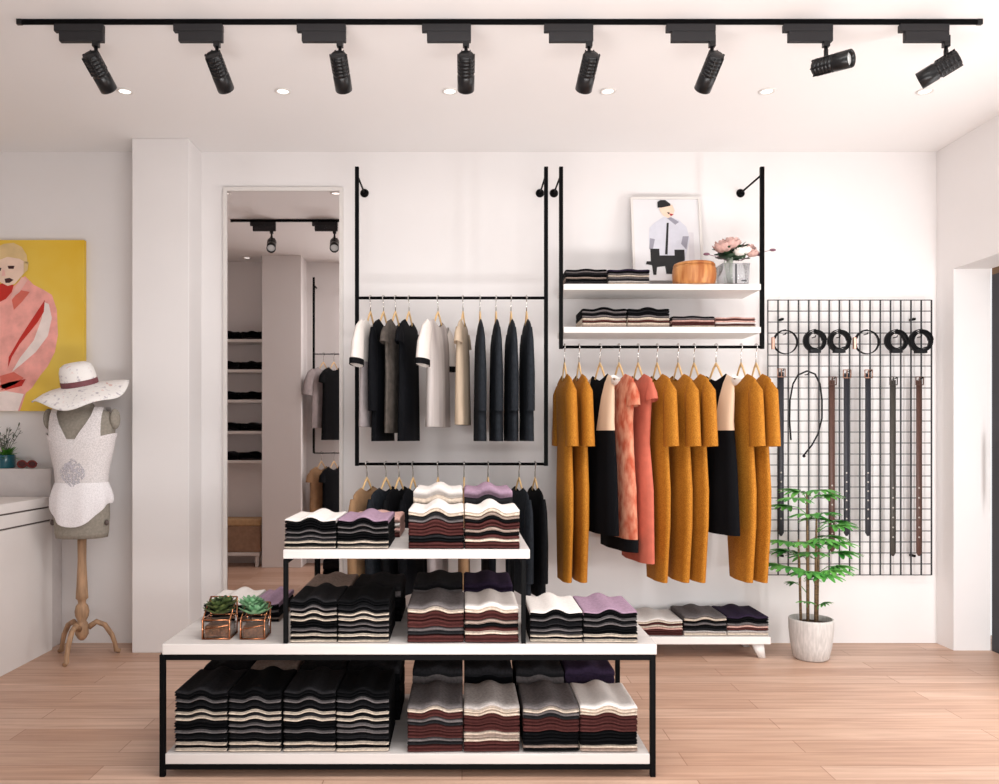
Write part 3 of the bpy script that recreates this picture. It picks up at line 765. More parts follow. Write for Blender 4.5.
# ------------------------------------------------------------------ low bench with piles
yb0 = .924 * D
bn = thing('low_bench', 'low white bench against the wall under the mustard dresses', 'bench', (0, 0, 0))
bX0, bX1 = wx(566, yb0), wx(771, yb0); bzT = wz(637, yb0)
MB().box(bX0, bX1, yb0, D - .01, bzT - .045, bzT, bev=.004).obj('bench_seat', WHITEB, bn)
for x in (bX0 + .07, bX1 - .07):
    for y, s in ((yb0 + .05, -1), (D - .08, 1)):
        sx_ = 1 if x > .8 else -1
        m = MB(); a = .034
        m.loft([[(x + i * a + sx_ * .0, y + j * a, bzT - .046) for i, j in ((-1, -1), (1, -1), (1, 1), (-1, 1))], [(x + sx_ * .03 + i * a * .55, y + j * a * .55, 0.001) for i, j in ((-1, -1), (1, -1), (1, 1), (-1, 1))]])
        m.obj('leg', WHITEB, bn)
GB = 'folded tops on the low bench'
ybp = yb0 + .02
sp_('low bench pile nearest the display table', 632, 683, bzT, 'mrMW', .0235, .014, .33, ybp, GB)
sp_('middle low bench pile', 684, 727, bzT, 'LKhG', .029, .014, .33, ybp, GB)
sp_('low bench pile near the potted palm', 727.5, 769, bzT, 'Lrhp', .029, .014, .33, ybp, GB)

# ------------------------------------------------------------------ wire grid with belts
yg = D - .06
wg = thing('wire_grid', 'tall black wire grid on the wall hung with belts', 'display grid', (0, yg, 0))
gx0, gx1, gz0, gz1 = wx(767.5, yg), wx(931, yg), wz(575, yg), wz(300, yg)
g = MB(); nv = 17
for i in range(nv):
    x = gx0 + (gx1 - gx0) * i / (nv - 1)
    g.bar((x, -.005, gz0), (x, -.005, gz1), .0075 if i not in (0,) else .006)
for i in range(26):
    z = gz0 + (gz1 - gz0) * i / 25
    g.bar((gx0, .003, z), (gx1, .003, z), .0055)
g.obj('wire_mesh', mat('grid_wire', (.02, .02, .022, 1), .5, bump=.02), wg)
for x in (gx0 + .1, gx1 - .1):
    for z in (gz0 + .12, gz1 - .12):
        MB().bar((x, .006, z), (x, D - yg - .002, z), .014).obj('wall_mount', BLACK, wg)
BLK_L = mat('black_leather', (.005, .005, .006, 1), .5, spec=.2, bump=.2, bscale=150); GRY_L = mat('grey_leather', S(44, 44, 50), .5, bump=.2, bscale=150, noise=.1)
BRN_L = mat('brown_leather', S(84, 58, 50), .5, bump=.2, bscale=150, noise=.1); OLV_L = mat('olive_grey_leather', S(66, 62, 57), .5, bump=.2, bscale=150, noise=.1)
BRASS = mat('copper_buckle', S(176, 140, 124), .35, metal=1, noise=.05); HOLE = mat('pale_eyelet', S(190, 184, 178), .4, metal=.6, noise=.05)
ybt = yg - .035
def peg(x, z):
    MB().tube([(x, -.006, z), (x, -.05, z), (x, -.056, z + .01)], .0035, 6).obj('peg', BLACK, wg)
def strap(px, py0, py1, m, lab, wpx=5.5, tail=True):
    x = wx(px, ybt); z0, z1 = wz(py0, ybt), wz(py1, ybt); w = wpx * ybt / F / 2
    t = thing('hanging_belt', lab, 'belt', (x, ybt, z0), 0, 'straight belts on the wire grid')
    Ln = z0 - z1
    MB().loft([[(-w, -.002, -.02), (w, -.002, -.02), (w, .002, -.02), (-w, .002, -.02)], [(-w, -.002, -Ln + .02), (w, -.002, -Ln + .02), (w, .002, -Ln + .02), (-w, .002, -Ln + .02)],
               [(-w * .3, -.002, -Ln), (w * .3, -.002, -Ln), (w * .3, .002, -Ln), (-w * .3, .002, -Ln)]]).obj('strap', m, t)
    bk = MB(); r = .0035; a = w * 1.35
    for p, q in (((-a, 0), (-a, -.05)), ((a, 0), (a, -.05)), ((-a, 0), (a, 0)), ((-a, -.05), (a, -.05)), ((0, 0), (0, -.05))):
        bk.tube([(p[0], -.007, p[1]), (q[0], -.007, q[1])], r, 6)
    bk.obj('buckle', BRASS if py0 < 375 else m, t)
    for k in range(6):
        zz_ = -Ln * .62 - k * Ln * .055
        MB().lathe([(.0, -.0005), (.006, -.0005), (.006, .0005), (0, .0005)], n=8, cap=(False, False)).xf(Matrix.Translation((0, -.0028, zz_)) @ Matrix.Rotation(PI / 2, 4, 'X')).obj('eyelet', HOLE, t)
    peg(x + .010, z0 - .0115)
strap(781, 369, 536, GRY_L, 'dark straight belt with copper buckle beside the mustard dresses')
strap(832, 377, 552, BRN_L, 'brown straight belt hanging between looped strap and dark belt')
strap(846.5, 370, 536, GRY_L, 'dark straight belt with copper buckle above the palm')
strap(868, 370, 536, GRY_L, 'dark straight belt with copper buckle under the second thin ring belt')
strap(893, 377, 556, OLV_L, 'olive grey straight belt second from the grid edge by the doorway')
strap(919, 377, 556, BRN_L, 'brown straight belt closest to the doorway')
# looped cord
t = thing('hanging_belt', 'thin black cord belt draped in a loose arch on the grid', 'belt', (0, ybt, 0))
lp = [(791, 440), (789.5, 420), (790, 400), (793, 384), (798, 375), (807, 371), (815, 374), (820, 384), (822, 400), (822, 418), (818, 434), (812, 445), (804, 455)]
MB().tube([(wx(a, ybt), 0, wz(b, ybt)) for a, b in lp], .0055, 8).obj('cord', BLK_L, t)
MB().sphere((wx(804, ybt), 0, wz(456, ybt)), .010, 0).obj('cord_tip', BLK_L, t)
peg(wx(807, ybt), wz(374.5, ybt))
ycb = yg - .045
def coil(px, py, r, thick, m, lab, width=.034):
    x, z = wx(px, ycb), wz(py, ycb)
    t = thing('coiled_belt', lab, 'belt', (x, ycb, z), 0, 'coiled belts on the wire grid')
    turns = 2.6 if thick > .01 else 1.2
    n = int(turns * 36); inn, out = [], []
    mb = MB(); ringsv = []
    for i in range(n + 1):
        a = PI / 2 + 2 * PI * turns * i / n
        R_ = r - thick * (i / n)
        ca, sa = math.cos(a), math.sin(a)
        tt = .0022
        ringsv.append([(ca * (R_ + tt), -width / 2, sa * (R_ + tt)), (ca * (R_ + tt), width / 2, sa * (R_ + tt)), (ca * (R_ - tt), width / 2, sa * (R_ - tt)), (ca * (R_ - tt), -width / 2, sa * (R_ - tt))])
    mb.loft(ringsv); mb.obj('strap', m, t)
    if thick > .01:
        MB().loft([[(math.cos(a) * q * .97, -width * .5, math.sin(a) * q * .97) for q in (r, r - thick)] + [(math.cos(a) * q * .97, width * .35, math.sin(a) * q * .97) for q in (r - thick, r)] for a in [PI * .02 + k * PI / 22 for k in range(12)]]).obj('strap_end', m, t)
        MB().box(-.04, .03, -width * .62, width * .4, -r - .004, -r + .022, bev=.003).obj('buckle', m, t)
    else:
        MB().box(-r - .012, -r + .006, -width * .55, width * .4, -.045, .03, bev=.003).obj('buckle', BRASS, t)
    peg(x, z + r - thick - .021)
coil(785.5, 342, .077, .006, BLK_L, 'thin ring belt with copper buckle nearest the mustard dresses', .022)
coil(815, 341, .072, .026, BLK_L, 'thick coiled black belt beside the first thin ring belt')
coil(839.5, 341, .072, .026, BLK_L, 'thick coiled black belt above the dark straight belt')
coil(867, 342, .077, .006, BLK_L, 'thin ring belt between the thick coiled ones', .022)
coil(896.5, 341, .072, .026, BLK_L, 'thick coiled black belt over the olive grey strap')
coil(921, 341, .074, .026, BLK_L, 'thick coiled black belt at the grid edge near the doorway')

# ------------------------------------------------------------------ potted palm
ypl = 4.80
pl = thing('potted_palm', 'green fan palm in a ribbed pale concrete pot before the wire grid', 'potted plant', (wx(811, ypl), ypl, 0))
pr_ = 21.0 * ypl / F
CONC = mat('pale_concrete', S(196, 190, 186), .85, noise=.12, nscale=22, stretch=(4, 4, .6), bump=.3, bscale=60)
ph = wz(618, ypl) 
MB().lathe([(pr_ * .70, .001), (pr_ * .80, .012), (pr_ * .93, .09), (pr_ * 1.0, .18), (pr_ * 1.01, ph - .01), (pr_ * .99, ph), (pr_ * .92, ph), (pr_ * .90, ph - .04)], n=40, cap=(True, False)).obj('pot', CONC, pl)
MB().lathe([(pr_ * .905, ph - .035), (pr_ * .5, ph - .022), (0, ph - .015)], n=32, cap=(False, False)).obj('soil', SOIL, pl)
CANE = mat('palm_cane', S(112, 88, 62), .8, noise=.35, nscale=40, stretch=(1, 1, 3))
PLF = mat('palm_leaf', S(48, 128, 50), .45, noise=.3, nscale=12, col2=S(112, 180, 84))
rnd = random.Random(11)
canes = [(-.02, 0, wz(492, ypl)), (.018, -.02, wz(512, ypl)), (.045, .02, wz(545, ypl)), (-.055, .015, wz(540, ypl)), (0, .04, wz(525, ypl))]
for cx_, cy_, ht in canes:
    MB().tube([(cx_, cy_, ph - .03), (cx_ * 1.1, cy_, ph + (ht - ph) * .5), (cx_ * 1.25, cy_ * 1.2, ht)], [.009, .008, .005], 8).obj('cane', CANE, pl)
def frond(base, tip, size):
    mb = MB(); base = Vector(base); tip = Vector(tip)
    mb.tube([base, (base + tip) / 2 + Vector((0, 0, .015)), tip], [.003, .0025, .002], 5)
    d = (tip - base); hd = Vector((d.x, d.y, d.z * .3)).normalized()
    sd = hd.cross(Vector((0, 0, 1))).normalized()
    for k in range(9):
        an = (k - 4) * .42
        dd = hd * math.cos(an) + sd * math.sin(an) + Vector((0, 0, .12))
        leaf(mb, tip, dd, size * (1 - .06 * abs(k - 4)), size * .26, .36, 0, cup=.3, n=5)
    mb.obj('frond', PLF, pl)
fr_px = [(787, 497, -.1), (812, 489, -.12), (800, 492, .05), (826, 495, 0), (786, 506, .05), (800, 513, -.1), (818, 512, -.1), (836, 524, -.08), (824, 520, .1), (843, 522, .05), (778, 541, 0), (795, 540, -.15), (812, 536, -.18), (832, 541, -.1),
         (846, 552, 0), (803, 550, -.12), (783, 566, -.05), (797, 568, -.16), (812, 570, -.2), (826, 567, -.15), (838, 565, -.05), (808, 558, .1), (790, 553, .12), (820, 582, .1), (797, 585, .1), (775, 566, .08), (822, 602, -.05), (801, 600, -.06), (828, 545, .12), (840, 538, .1)]
for a, b, yo_ in fr_px:
    z = wz(b, ypl); x = (a - 811) * ypl / F
    c = min(canes, key=lambda q: abs(q[0] - x * .3) + max(0, z - q[2]) * 4)
    bz_ = min(c[2], z - .05)
    sm = .55 if b > 580 else 1
    frond((c[0] * 1.15, c[1], bz_), (x * .82, yo_ * .75, z), (.125 + .025 * rnd.random()) * sm)

# ------------------------------------------------------------------ painting on the wall
ypt = D - .035
pa = thing('wall_painting', 'large yellow canvas of a person in a pink coat', 'painting', (0, 0, 0))
YEL = mat('yellow_paint', S(228, 182, 36), .6, noise=.35, nscale=1.3, col2=S(236, 204, 92))
MB().box(wx(-62, ypt), wx(84, ypt), ypt, D - .003, wz(411, ypt), wz(240, ypt)).obj('canvas', YEL, pa)
inks = [S(244, 170, 160), S(238, 208, 188), S(222, 192, 140), S(196, 44, 34), S(238, 186, 176), S(244, 228, 222), S(60, 24, 26), S(222, 112, 96)]
IM = [mat('canvas_ink_%d' % i, c, .6, noise=.06 if i != 0 else .12, nscale=14) for i, c in enumerate(inks)]
q = MB()
def pq(pts, m, o): q.poly([(wx(a, ypt), ypt - .001 - o * .0007, wz(b, ypt)) for a, b in pts], m)
pq([(-40, 411), (-48, 360), (-44, 318), (-32, 300), (-14, 292), (0, 284), (14, 286), (25, 276), (34, 285), (44, 290), (52, 295), (57, 310), (58, 335), (55, 352), (48, 366), (40, 376), (32, 388), (26, 393), (20, 411)], 0, 0)
pq([(-20, 411), (-16, 394), (6, 391), (24, 394), (18, 411)], 5, 1)
pq([(44, 302), (49, 304), (52, 318), (48, 336), (36, 352), (22, 364), (12, 372), (20, 358), (34, 340), (42, 318)], 5, 1)
pq([(45, 300), (44, 312), (38, 322), (30, 332), (20, 344), (12, 357), (8, 368), (9, 357), (20, 338), (33, 318), (39, 309)], 3, 2)
pq([(12, 300), (20, 290), (30, 292), (22, 302), (14, 310)], 7, 1)
pq([(-6, 286), (4, 283), (14, 285), (12, 292), (6, 299), (0, 302), (-8, 296)], 3, 2)
pq([(22, 277), (28, 280), (20, 292), (10, 300), (14, 290)], 4, 3)
pq([(0, 376), (14, 372), (24, 378), (16, 384), (2, 390)], 7, 2); pq([(-2, 386), (10, 382), (26, 379), (22, 386), (6, 390)], 3, 2)
pq([(-14, 314), (-6, 312), (-4, 350), (-10, 372), (-16, 340)], 4, 2)
pq([(-8, 258), (2, 256), (22, 258), (26, 262), (27, 268), (23, 275), (15, 284), (8, 286), (0, 282), (-6, 274)], 1, 4)
pq([(-10, 258), (-4, 248), (4, 244), (14, 243), (22, 247), (27, 255), (28, 264), (25, 262), (20, 259), (8, 257), (0, 260), (-7, 266)], 2, 5)
pq([(24, 262), (29, 262), (28, 270), (24, 274)], 2, 5)
pq([(8, 266), (15, 266), (14, 269), (9, 269)], 6, 6); pq([(-4, 268), (2, 268), (1, 271), (-3, 271)], 6, 6)
pq([(5, 279), (10, 278), (14, 280), (10, 283), (6, 283)], 6, 6)
pq([(3, 270), (5, 270), (6, 276), (2, 276)], 4, 6)
q.obj('painted_figure', IM, pa)

# ------------------------------------------------------------------ counter and ledge
ctr = thing('drawer_counter', 'long white counter with grooved drawers beside the dress form', 'counter', (0, 0, 0))
cX, cy0, cy1 = -2.561, 3.3, 5.0
CW = mat('white_counter_lacquer', S(228, 222, 219), .45, noise=.02, nscale=2)
GRV = mat('dark_groove', S(96, 84, 80), .7, noise=.1)
MB().box(XL + .003, cX, cy0, cy1, 0.0, .806).obj('counter_body', CW, ctr)
MB().box(XL + .003, cX - .014, cy0 + .01, cy1 - .004, .806, .904).obj('groove_core', GRV, ctr)
MB().box(XL + .003, cX, cy0, cy1 - .001, .816, .889, bev=.003).obj('drawer_front', CW, ctr)
MB().box(XL + .003, cX, cy0, cy1, .899, .955, bev=.003).obj('worktop', CW, ctr)
MB().box(XL + .003, wx(52, 5.03), 5.015, D - .003, .002, 1.13, bev=.003).obj('wall_ledge', mat('pale_grey_ledge', S(206, 199, 197), .6, noise=.02), None)
tag(bpy.data.objects['wall_ledge'], 'pale grey box ledge behind the counter under the yellow painting', 'ledge')
# teal vase plant on ledge
yv = 5.075
tv = thing('potted_herb', 'leafy green plant in a small teal pot on the ledge', 'potted plant', (wx(5, yv), yv, 1.131))
TEAL = mat('teal_glaze', S(24, 84, 96), .25, noise=.1, nscale=10, coat=.5)
ra = 9.5 * yv / F
MB().lathe([(ra * .85, 0), (ra * .97, .008), (ra, .07), (ra * .98, .085), (ra * .88, .085), (ra * .86, .06), (0, .06)], n=28, cap=(True, False)).obj('pot', TEAL, tv)
HLF = leafmat('fresh_herb_leaf', (58, 130, 46), (120, 180, 70)); GRS = leafmat('dusty_sprig', (70, 84, 70), (120, 122, 108))
lv = MB(); rnd = random.Random(3)
for k in range(34):
    an = rnd.uniform(0, 2 * PI); el = rnd.uniform(.1, 1.2)
    dv = (math.cos(an) * math.cos(el), math.sin(an) * math.cos(el) * .45, math.sin(el))
    leaf(lv, (rnd.uniform(-.02, .02), rnd.uniform(-.015, .015), .065), dv, rnd.uniform(.07, .12), .03, .25)
lv.obj('leaves', HLF, tv)
sg = MB()
for k in range(12):
    an = rnd.uniform(0, 2 * PI); hx, hy, hz = math.cos(an) * rnd.uniform(.02, .11), math.sin(an) * .03, rnd.uniform(.17, .27)
    sg.tube([(0, 0, .065), (hx * .4, hy * .4, hz * .6), (hx, hy, hz)], .0018, 5)
    for j in range(5):
        f = .5 + .12 * j
        leaf(sg, (hx * f, hy * f, .065 + (hz - .065) * f), (math.cos(an + j * 2), .2 * math.sin(an + j), .6), .03, .012, .1)
sg.obj('sprigs', GRS, tv)
# sunglasses
yg2 = 5.06
gl = thing('sunglasses', 'dark red sunglasses lying folded on the ledge', 'sunglasses', (wx(27, yg2), yg2, 1.131))
RED = mat('tortoise_red_plastic', S(120, 26, 22), .25, noise=.4, nscale=60, coat=.4)
LNS = mat('dark_red_lens', S(70, 14, 14), .08, noise=.1)
for sx_ in (-.032, .032):
    MB().tube([(sx_ + .028 * math.cos(a), 0, .026 + .022 * math.sin(a)) for a in [2 * PI * k / 20 for k in range(21)]], .0045, 8).obj('rim', RED, gl)
    MB().lathe([(.026, -.001), (.026, .001)], n=20, sy=.8).xf(Matrix.Translation((sx_, .001, .026)) @ Matrix.Rotation(PI / 2, 4, 'X')).obj('lens', LNS, gl)
    MB().tube([(sx_ * 1.85, 0, .032), (sx_ * 1.85, .012, .03), (-sx_ * .6, .03 if sx_ > 0 else .04, .006)], .003, 6).obj('temple', RED, gl)
MB().tube([(-.008, 0, .03), (0, -.002, .034), (.008, 0, .03)], .0035, 6).obj('bridge', RED, gl)

# ------------------------------------------------------------------ dress form with blouse and hat
yd_ = 4.83; xm = wx(82, yd_)
k_ = yd_ / F
df = thing('dress_form', 'grey linen dress form on a turned wooden tripod stand', 'dress form', (xm, yd_, 0), 0)
LIN = mat('grey_linen', S(150, 143, 132), .9, noise=.1, nscale=70, bump=.3, bscale=300)
TURN = mat('weathered_turned_wood', S(168, 134, 104), .6, noise=.25, nscale=14, stretch=(3, 3, .5))
def zz(py): return wz(py, yd_)
tor = [(537, 24.5, .115), (532, 25.5, .12), (515, 26.5, .125), (500, 26, .125), (485, 23.5, .105), (470, 24.5, .105), (452, 28, .12), (438, 31, .13), (425, 33, .115), (416, 32, .095), (411, 26, .075), (408, 14, .055), (402, 9, .05), (396, 8.5, .047)]
rings = []
for py, w, t_ in tor:
    wxx = w * k_
    rings.append([(wxx * (abs(math.cos(a)) ** .85) * (1 if math.cos(a) >= 0 else -1) , t_ * math.sin(a) * (1.0), zz(py)) for a in [2 * PI * j / 40 for j in range(40)]])
MB().loft(rings).obj('torso', LIN, df)
MB().lathe([(.052, zz(396)), (.055, zz(395)), (.045, zz(391)), (0, zz(389.5))], n=24, cap=(True, False), sy=.95).obj('neck_cap', TURN, df)
for sx_ in (-1, 1):
    MB().sphere((sx_ * 33 * k_, 0, zz(419)), .052, 0, (.5, .95, 1.2), 20).obj('arm_cap', LIN, df)
    MB().sphere((sx_ * 27 * k_, -.03, zz(522)), .014, 0, (.9, 1, 1.3), 12).obj('adjuster', GRV, df)
pole = [(4.2, 537.5), (4.2, 545), (4.0, 560), (4.6, 575), (5.6, 594), (5.9, 598), (4.0, 600), (3.6, 603), (5.8, 606), (6.8, 611), (6.2, 616), (4.0, 621), (5.4, 623), (6.2, 626), (6.2, 634), (4.0, 638), (2, 640)]
MB().lathe([(r * k_, zz(p)) for r, p in pole][::-1], n=24).obj('pole', TURN, df)
for ang in (-90, 28, 152):
    a = math.radians(ang); ca, sa = math.cos(a), math.sin(a)
    prof = [(.03, zz(628), .018), (.07, zz(623), .017), (.11, zz(627), .016), (.145, zz(638), .015), (.16, .06, .013), (.165, .02, .015), (.185, .012, .013)]
    MB().tube([(r_ * ca * 1.15, r_ * sa * 1.15, z_) for r_, z_, _ in prof], [w_ for _, _, w_ in prof], 10).obj('leg', TURN, df)

LACE = mat('white_lace', S(240, 236, 236), .8, noise=.0, bump=.4, bscale=120)
def lace(name, col, scale, a0, a1):
    m = bpy.data.materials.new(name); m.use_nodes = True
    nt = m.node_tree; N = nt.nodes; Lk = nt.links; b = N['Principled BSDF']
    tc = N.new('ShaderNodeTexCoord'); v = N.new('ShaderNodeTexNoise'); v.inputs['Scale'].default_value = scale; v.inputs['Detail'].default_value = 3
    Lk.new(tc.outputs['Object'], v.inputs['Vector'])
    r = N.new('ShaderNodeMapRange'); r.inputs['From Min'].default_value = .4; r.inputs['From Max'].default_value = .6
    r.inputs['To Min'].default_value = a0; r.inputs['To Max'].default_value = a1
    Lk.new(v.outputs['Fac'], r.inputs['Value']); Lk.new(r.outputs['Result'], b.inputs['Alpha'])
    b.inputs['Base Color'].default_value = col; b.inputs['Roughness'].default_value = .85
    return m
LACE1 = lace('open_white_lace', S(248, 244, 246), 160, .86, 1.0); SHEER = lace('sheer_white_tulle', S(246, 240, 240), 140, .72, .9); SILV = lace('silver_lace_trim', S(196, 192, 200), 75, .0, 1.0)
bl = thing('lace_blouse', 'sheer white lace blouse worn by the dress form', 'blouse', (xm, yd_, 0))
def bring(py, w, t_, dz=0, pw=.85, wav=0, kk=9):
    out = []
    for j in range(48):
        a = 2 * PI * j / 48
        f = 1 + wav * math.sin(kk * a)
        c = math.cos(a)
        front_ = max(0, -math.sin(a))
        out.append((w * k_ * (abs(c) ** pw) * (1 if c >= 0 else -1) * f, t_ * math.sin(a) * f, zz(py + dz * front_ ** 2)))
    return out
# bodice: scooped neckline down to waist
MB().loft([bring(433, 34.0, .130, 6), bring(436, 33.4, .138, 4), bring(440, 32.2, .143, 2), bring(453, 29.5, .134), bring(470, 26, .119), bring(482, 25, .117)], 0, (False, False)).obj('bodice', SHEER, bl)
MB().loft([bring(482, 25.2, .119), bring(490, 28, .132, 3, .85, .02), bring(496, 29.5, .142, 10, .85, .03), bring(501, 29.5, .146, 18, .85, .03), bring(503, 28.5, .142, 22, .85, .04)], 0, (False, False)).obj('peplum', LACE1, bl)
MB().loft([[(s * .5 * w_, -.136 + .006 * abs(s) ** 2 + (.0 if py > 440 else 0) + off, zz(py)) for s in (-1, -.5, 0, .5, 1)] for py, w_, off in ((458, .03, .004), (463, .09, .008), (470, .15, .011), (476, .14, .012), (482, .08, .013), (486, .02, .012))], 0, (False, False), closed=False).obj('lace_inset', SILV, bl)
def torso_y(x, py):
    tt = sorted(tor); 
    for (p0, w0, t0), (p1, w1, t1) in zip(tt, tt[1:]):
        if p0 <= py <= p1:
            f = (py - p0) / (p1 - p0); w_, t_ = (w0 + (w1 - w0) * f) * k_, t0 + (t1 - t0) * f
            return t_ * math.sqrt(max(0, 1 - (abs(x) / w_) ** (2 / .85)))
    return 0
for sx_ in (-1, 1):
    rows_s = []
    for py, sg_, up_ in ((441, -1, 0), (432, -1, 0), (424, -1, 0), (417, -1, .010), (411.5, -1, .026), (411.5, 1, .026), (417, 1, .010), (424, 1, 0), (436, 1, 0)):
        xi = {441: 3, 432: 8, 424: 13, 417: 17, 411.5: 18, 436: 8}[py]; 
        rows_s.append([(sx_ * (xi + (25.5 - xi) * q / 4) * k_, sg_ * (max(.03, torso_y((xi + (25.5 - xi) * q / 4) * k_, py)) + .016), zz(py) + up_) for q in range(5)])
    MB().loft(rows_s, 0, (False, False), closed=False).obj('strap', SHEER, bl)
# hat
hat = thing('sun_hat', 'white floral wide-brimmed sun hat with a plum band on the dress form', 'hat', (wx(80, yd_), yd_, zz(385)))
hat.rotation_euler = (math.radians(15), math.radians(-7), 0)
HATM = bpy.data.materials.new('white_floral_hat'); HATM.use_nodes = True
nt = HATM.node_tree; tc = nt.nodes.new('ShaderNodeTexCoord'); vo = nt.nodes.new('ShaderNodeTexNoise'); vo.inputs['Scale'].default_value = 34; vo.inputs['Detail'].default_value = 2
nt.links.new(tc.outputs['Object'], vo.inputs['Vector']); rp = nt.nodes.new('ShaderNodeValToRGB')
rp.color_ramp.elements[0].position = .30; rp.color_ramp.elements[0].color = S(196, 188, 194); rp.color_ramp.elements[1].position = .42; rp.color_ramp.elements[1].color = S(244, 240, 237)
e = rp.color_ramp.elements.new(.66); e.color = S(244, 240, 237); e = rp.color_ramp.elements.new(.74); e.color = S(226, 190, 184)
nt.links.new(vo.outputs['Fac'], rp.inputs['Fac']); nt.links.new(rp.outputs['Color'], nt.nodes['Principled BSDF'].inputs['Base Color']); nt.nodes['Principled BSDF'].inputs['Roughness'].default_value = .85
cr = 17.2 * k_
brim = []
for rr_, z_ in ((cr, .0), (cr * 1.4, -.008), (cr * 1.9, -.022), (cr * 2.35, -.042), (cr * 2.66, -.062), (cr * 2.64, -.067), (cr * 2.3, -.048), (cr * 1.5, -.018), (cr * .99, -.006)):
    brim.append([(rr_ * math.cos(a), rr_ * math.sin(a), z_ + max(0, rr_ / cr - 1) ** 1.6 * (.012 * math.sin(2 * a + .6) + .007 * math.sin(5 * a))) for a in [2 * PI * j / 72 for j in range(72)]])
MB().loft(brim, 0, (False, False)).obj('brim', HATM, hat)
MB().lathe([(cr, -.002), (cr * .985, .05), (cr * .94, .09), (cr * .84, .118), (cr * .6, .134), (0, .14)], n=40, cap=(False, False)).obj('crown', HATM, hat)
MB().lathe([(cr * 1.012, .001), (cr * 1.02, .006), (cr * 1.008, .032), (cr * .995, .034)], n=40, cap=(False, False)).obj('hat_band', mat('plum_ribbon', S(116, 66, 72), .6, noise=.1, nscale=30), hat)

# ------------------------------------------------------------------ things the mirror shows on the opposite side
ws = thing('shelf_bay', 'five white shelves in the niche seen in the mirror', 'shelving', (0, 0, 0))
vf = lambda py: H + (CY - py) * 1.6 * D / F
zs = [vf(p) for p in (340, 370, 400, 431, 460)]
nx0, nx1 = -2.72, -2.033
for z in zs: MB().box(nx0, nx1, YF + .003, 2.10, z - .03, z, bev=.002).obj('shelf', WHITEB, ws)
MB().box(nx0 - .02, nx0 - .001, YF + .003, 2.10, zs[-1] - .03, zs[0] + .25).obj('side_panel', WHITEB, ws)
for i, z in enumerate(zs):
    for j, xc in enumerate((-2.155, -2.39)):
        nm = ('pillar' if j == 0 else 'outer')
        n = 2
        zc = z + .0006
        for k in range(n):
            m0, m1 = ((K, K), (C, K))[k] if (i + j) % 2 else ((K, C), (K, K))[k]
            folded(f"{CNAME[m0]} folded top, {'upper' if k else 'lower'} of two, {nm} pile, {ordn[i]} mirrored shelf down", 'folded tops in the mirrored shelf bay', xc, .215, YF + .03, .2, zc, .038, .012 * k / n, .012 * (k + 1) / n, m0, m1, 0, i * 10 + j + k)
            o = bpy.context.scene.objects
            zc += .039
# mirrored tops should show their folded edge to the room
for o in list(COL.objects):
    if o.get('group') == 'folded tops in the mirrored shelf bay':
        o.rotation_euler = (0, 0, PI); o.location.y = YF + .235
so_ = thing('upholstered_bench', 'taupe upholstered bench on white legs seen in the mirror', 'bench', (-2.36, 0, 0))
TAU = mat('taupe_upholstery', S(150, 120, 98), .8, noise=.1, nscale=30, bump=.2, bscale=200); TAU2 = mat('tan_upholstery', S(186, 152, 112), .8, noise=.1, nscale=30, bump=.2, bscale=200)
MB().box(-.31, .31, 1.9, 2.14, .15, .42, bev=.015).obj('upholstered_body', TAU, so_)
MB().box(-.312, .312, 1.895, 2.145, .42, .49, bev=.015).obj('seat_cushion', TAU2, so_)
MB().box(-.30, .30, 1.9, 2.14, .115, .149, bev=.003).obj('bench_frame', WHITEB, so_)
for x in (-.27, .27):
    for y in (1.93, 2.11): MB().bar((x, y, .115), (x, y, .001), .035).obj('leg', WHITEB, so_)
# rack on the opposite wall
yq = 2.02; vq = 2 * D - yq
qx = lambda px: (px - CX) * vq / F
qz = lambda py: H + (CY - py) * vq / F
r3 = thing('garment_rack', 'black wall-hung clothes rack on the opposite wall, seen in the mirror', 'clothes rack', (0, yq, 0))
q0, q1 = qx(314.5), -1.19
for x in (q0, q1): MB().box(x - .011, x + .011, -.011, .011, qz(453), qz(278), bev=.002).obj('post', BLACK, r3)
for z in (qz(354.5), qz(453)): MB().tube([(q0, 0, z), (q1, 0, z)], .006, 10).obj('hanging_rail', BLACK, r3)
for x in (q0, q1): MB().tube([(x, -.01, qz(286)), (x, YF - yq + .003, qz(286))], .007, 8).obj('wall_mount', BLACK, r3)
def mirrored(px, zr, rows, m, lab, name, cat, sl, hl, yaw=PI / 2):
    x = qx(px)
    h = copy_tree(HPROTO[0]); h.location = (x, yq, zr); h.rotation_euler = (0, 0, yaw - PI / 2); h.scale = (.75, 1, .85)
    tag(h, hl, 'coat hanger', 'wooden coat hangers on the wall racks')
    t = thing(name, lab, cat, (x, yq, zr), yaw - PI / 2, 'garments seen in the mirror'); t.scale = (.75, 1, 1)
    rows = [(v[0] - .010,) + tuple(v[1:]) if v[0] > -.3 else v for v in rows]
    sl = [(v[0], v[1] - .010) + tuple(v[2:]) for v in sl]
    mb = MB(); body(mb, rows, .05, .12, 7, px, None); mb.obj('garment_body', m, t)
    for sd in (1, -1):
        s2 = MB(); sleeve(s2, sd, sl); s2.obj('sleeve', m, t)
zq = qz(354.5)
mirrored(324, zq, [(-.126, .085, .012), (-.15, .15, .016), (-.17, .19, .022), (-.4, .18, .028), (qz(428) - zq, .2, .031)], [GYM], 'grey white tunic on the mirrored rack', 'hanging_blouse', 'blouse', HS, 'pale wooden hanger holding the mirrored grey white tunic', math.radians(45))
mirrored(334.5, zq, [(-.126, .085, .012), (-.15, .15, .016), (-.17, .19, .022), (-.4, .18, .028), (qz(440) - zq, .2, .031)], [BKD], 'black tunic beside the grey one on the mirrored rack', 'hanging_blouse', 'blouse', SS, 'pale wooden hanger holding the mirrored black tunic', math.radians(45))
zq2 = qz(453)
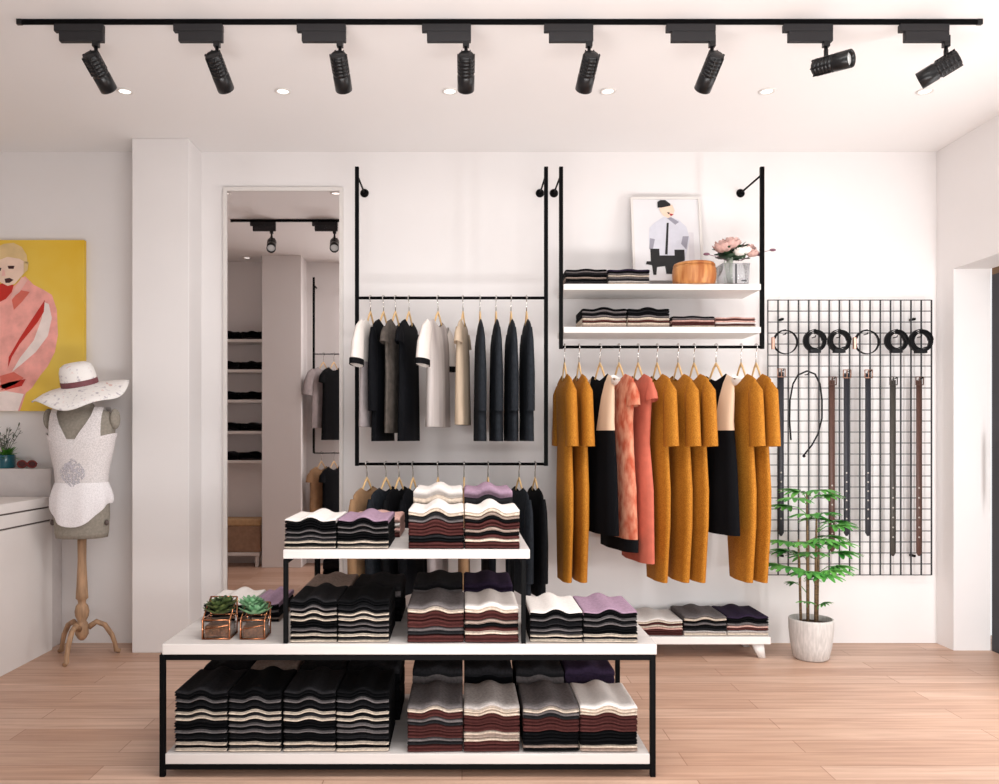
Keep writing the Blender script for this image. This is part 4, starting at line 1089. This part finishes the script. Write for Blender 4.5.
mirrored(322, zq2, [(-.126, .085, .012), (-.15, .15, .016), (-.17, .19, .022), (-.4, .18, .028), (qz(545) - zq2, .19, .03)], [TAN], 'tan tunic low on the mirrored rack', 'hanging_blouse', 'blouse', SS, 'pale wooden hanger holding the mirrored tan tunic', math.radians(45))
mirrored(334.5, zq2, [(-.126, .085, .012), (-.15, .15, .016), (-.17, .19, .022), (-.4, .18, .028), (qz(545) - zq2, .19, .03)], [DNV], 'ink navy tunic low on the mirrored rack', 'hanging_blouse', 'blouse', SS, 'pale wooden hanger holding the mirrored ink navy tunic', math.radians(45))

# ------------------------------------------------------------------ light
w = bpy.data.worlds.new('daylight'); scene.world = w; w.use_nodes = True
w.node_tree.nodes['Background'].inputs['Color'].default_value = (.985, .99, 1.0, 1)
w.node_tree.nodes['Background'].inputs['Strength'].default_value = 1.2
def area(name, loc, rot, sx_, sy_, power, col):
    l = bpy.data.lights.new(name, 'AREA'); l.shape = 'RECTANGLE'; l.size = sx_; l.size_y = sy_; l.energy = power; l.color = col
    o = bpy.data.objects.new(name, l); COL.objects.link(o); o.location = loc; o.rotation_euler = rot
    return o
area('front_fill', (.9, -1.0, 2.6), (math.radians(72), 0, 0), 4.0, 2.4, 50, (1, .99, .98))  # added fill lamp outside the open front, brightens the whole room
area('doorway_daylight', (3.04, 3.6, 1.3), (0, math.radians(90), 0), 2.0, 1.4, 40, (1, .98, .96))
area('reveal_daylight', (3.17, 2.9, 1.3), (math.radians(90), 0, 0), .18, 2.0, 30, (.98, .99, 1))
area('up_fill', (.3, 1.0, .25), (math.radians(152), 0, 0), 3.4, .7, 125, (1, .99, .985))  # added lamp below the view, aimed up to brighten the ceiling
area('ceiling_fill', (.4, 2.5, 3.15), (0, 0, 0), 2.2, .6, 75, (1, .985, .97))  # added unseen fill under the ceiling, lifts the mirrored side and shelf tops

# ------------------------------------------------------------------ camera
cam = bpy.data.cameras.new('camera'); co = bpy.data.objects.new('camera', cam); COL.objects.link(co)
co.location = (0, 0, H); co.rotation_euler = (PI / 2, 0, 0)
cam.sensor_width = 36; cam.sensor_fit = 'HORIZONTAL'; cam.lens = F / 999 * 36
cam.shift_x = (499.5 - CX) / 999; cam.shift_y = -(392 - CY) / 999
cam.clip_start = .05
scene.camera = co
scene.view_settings.view_transform = 'Standard'
scene.view_settings.look = 'None'
scene.view_settings.exposure = -0.32
scene.cycles.max_bounces = 10
scene.cycles.use_denoising = True
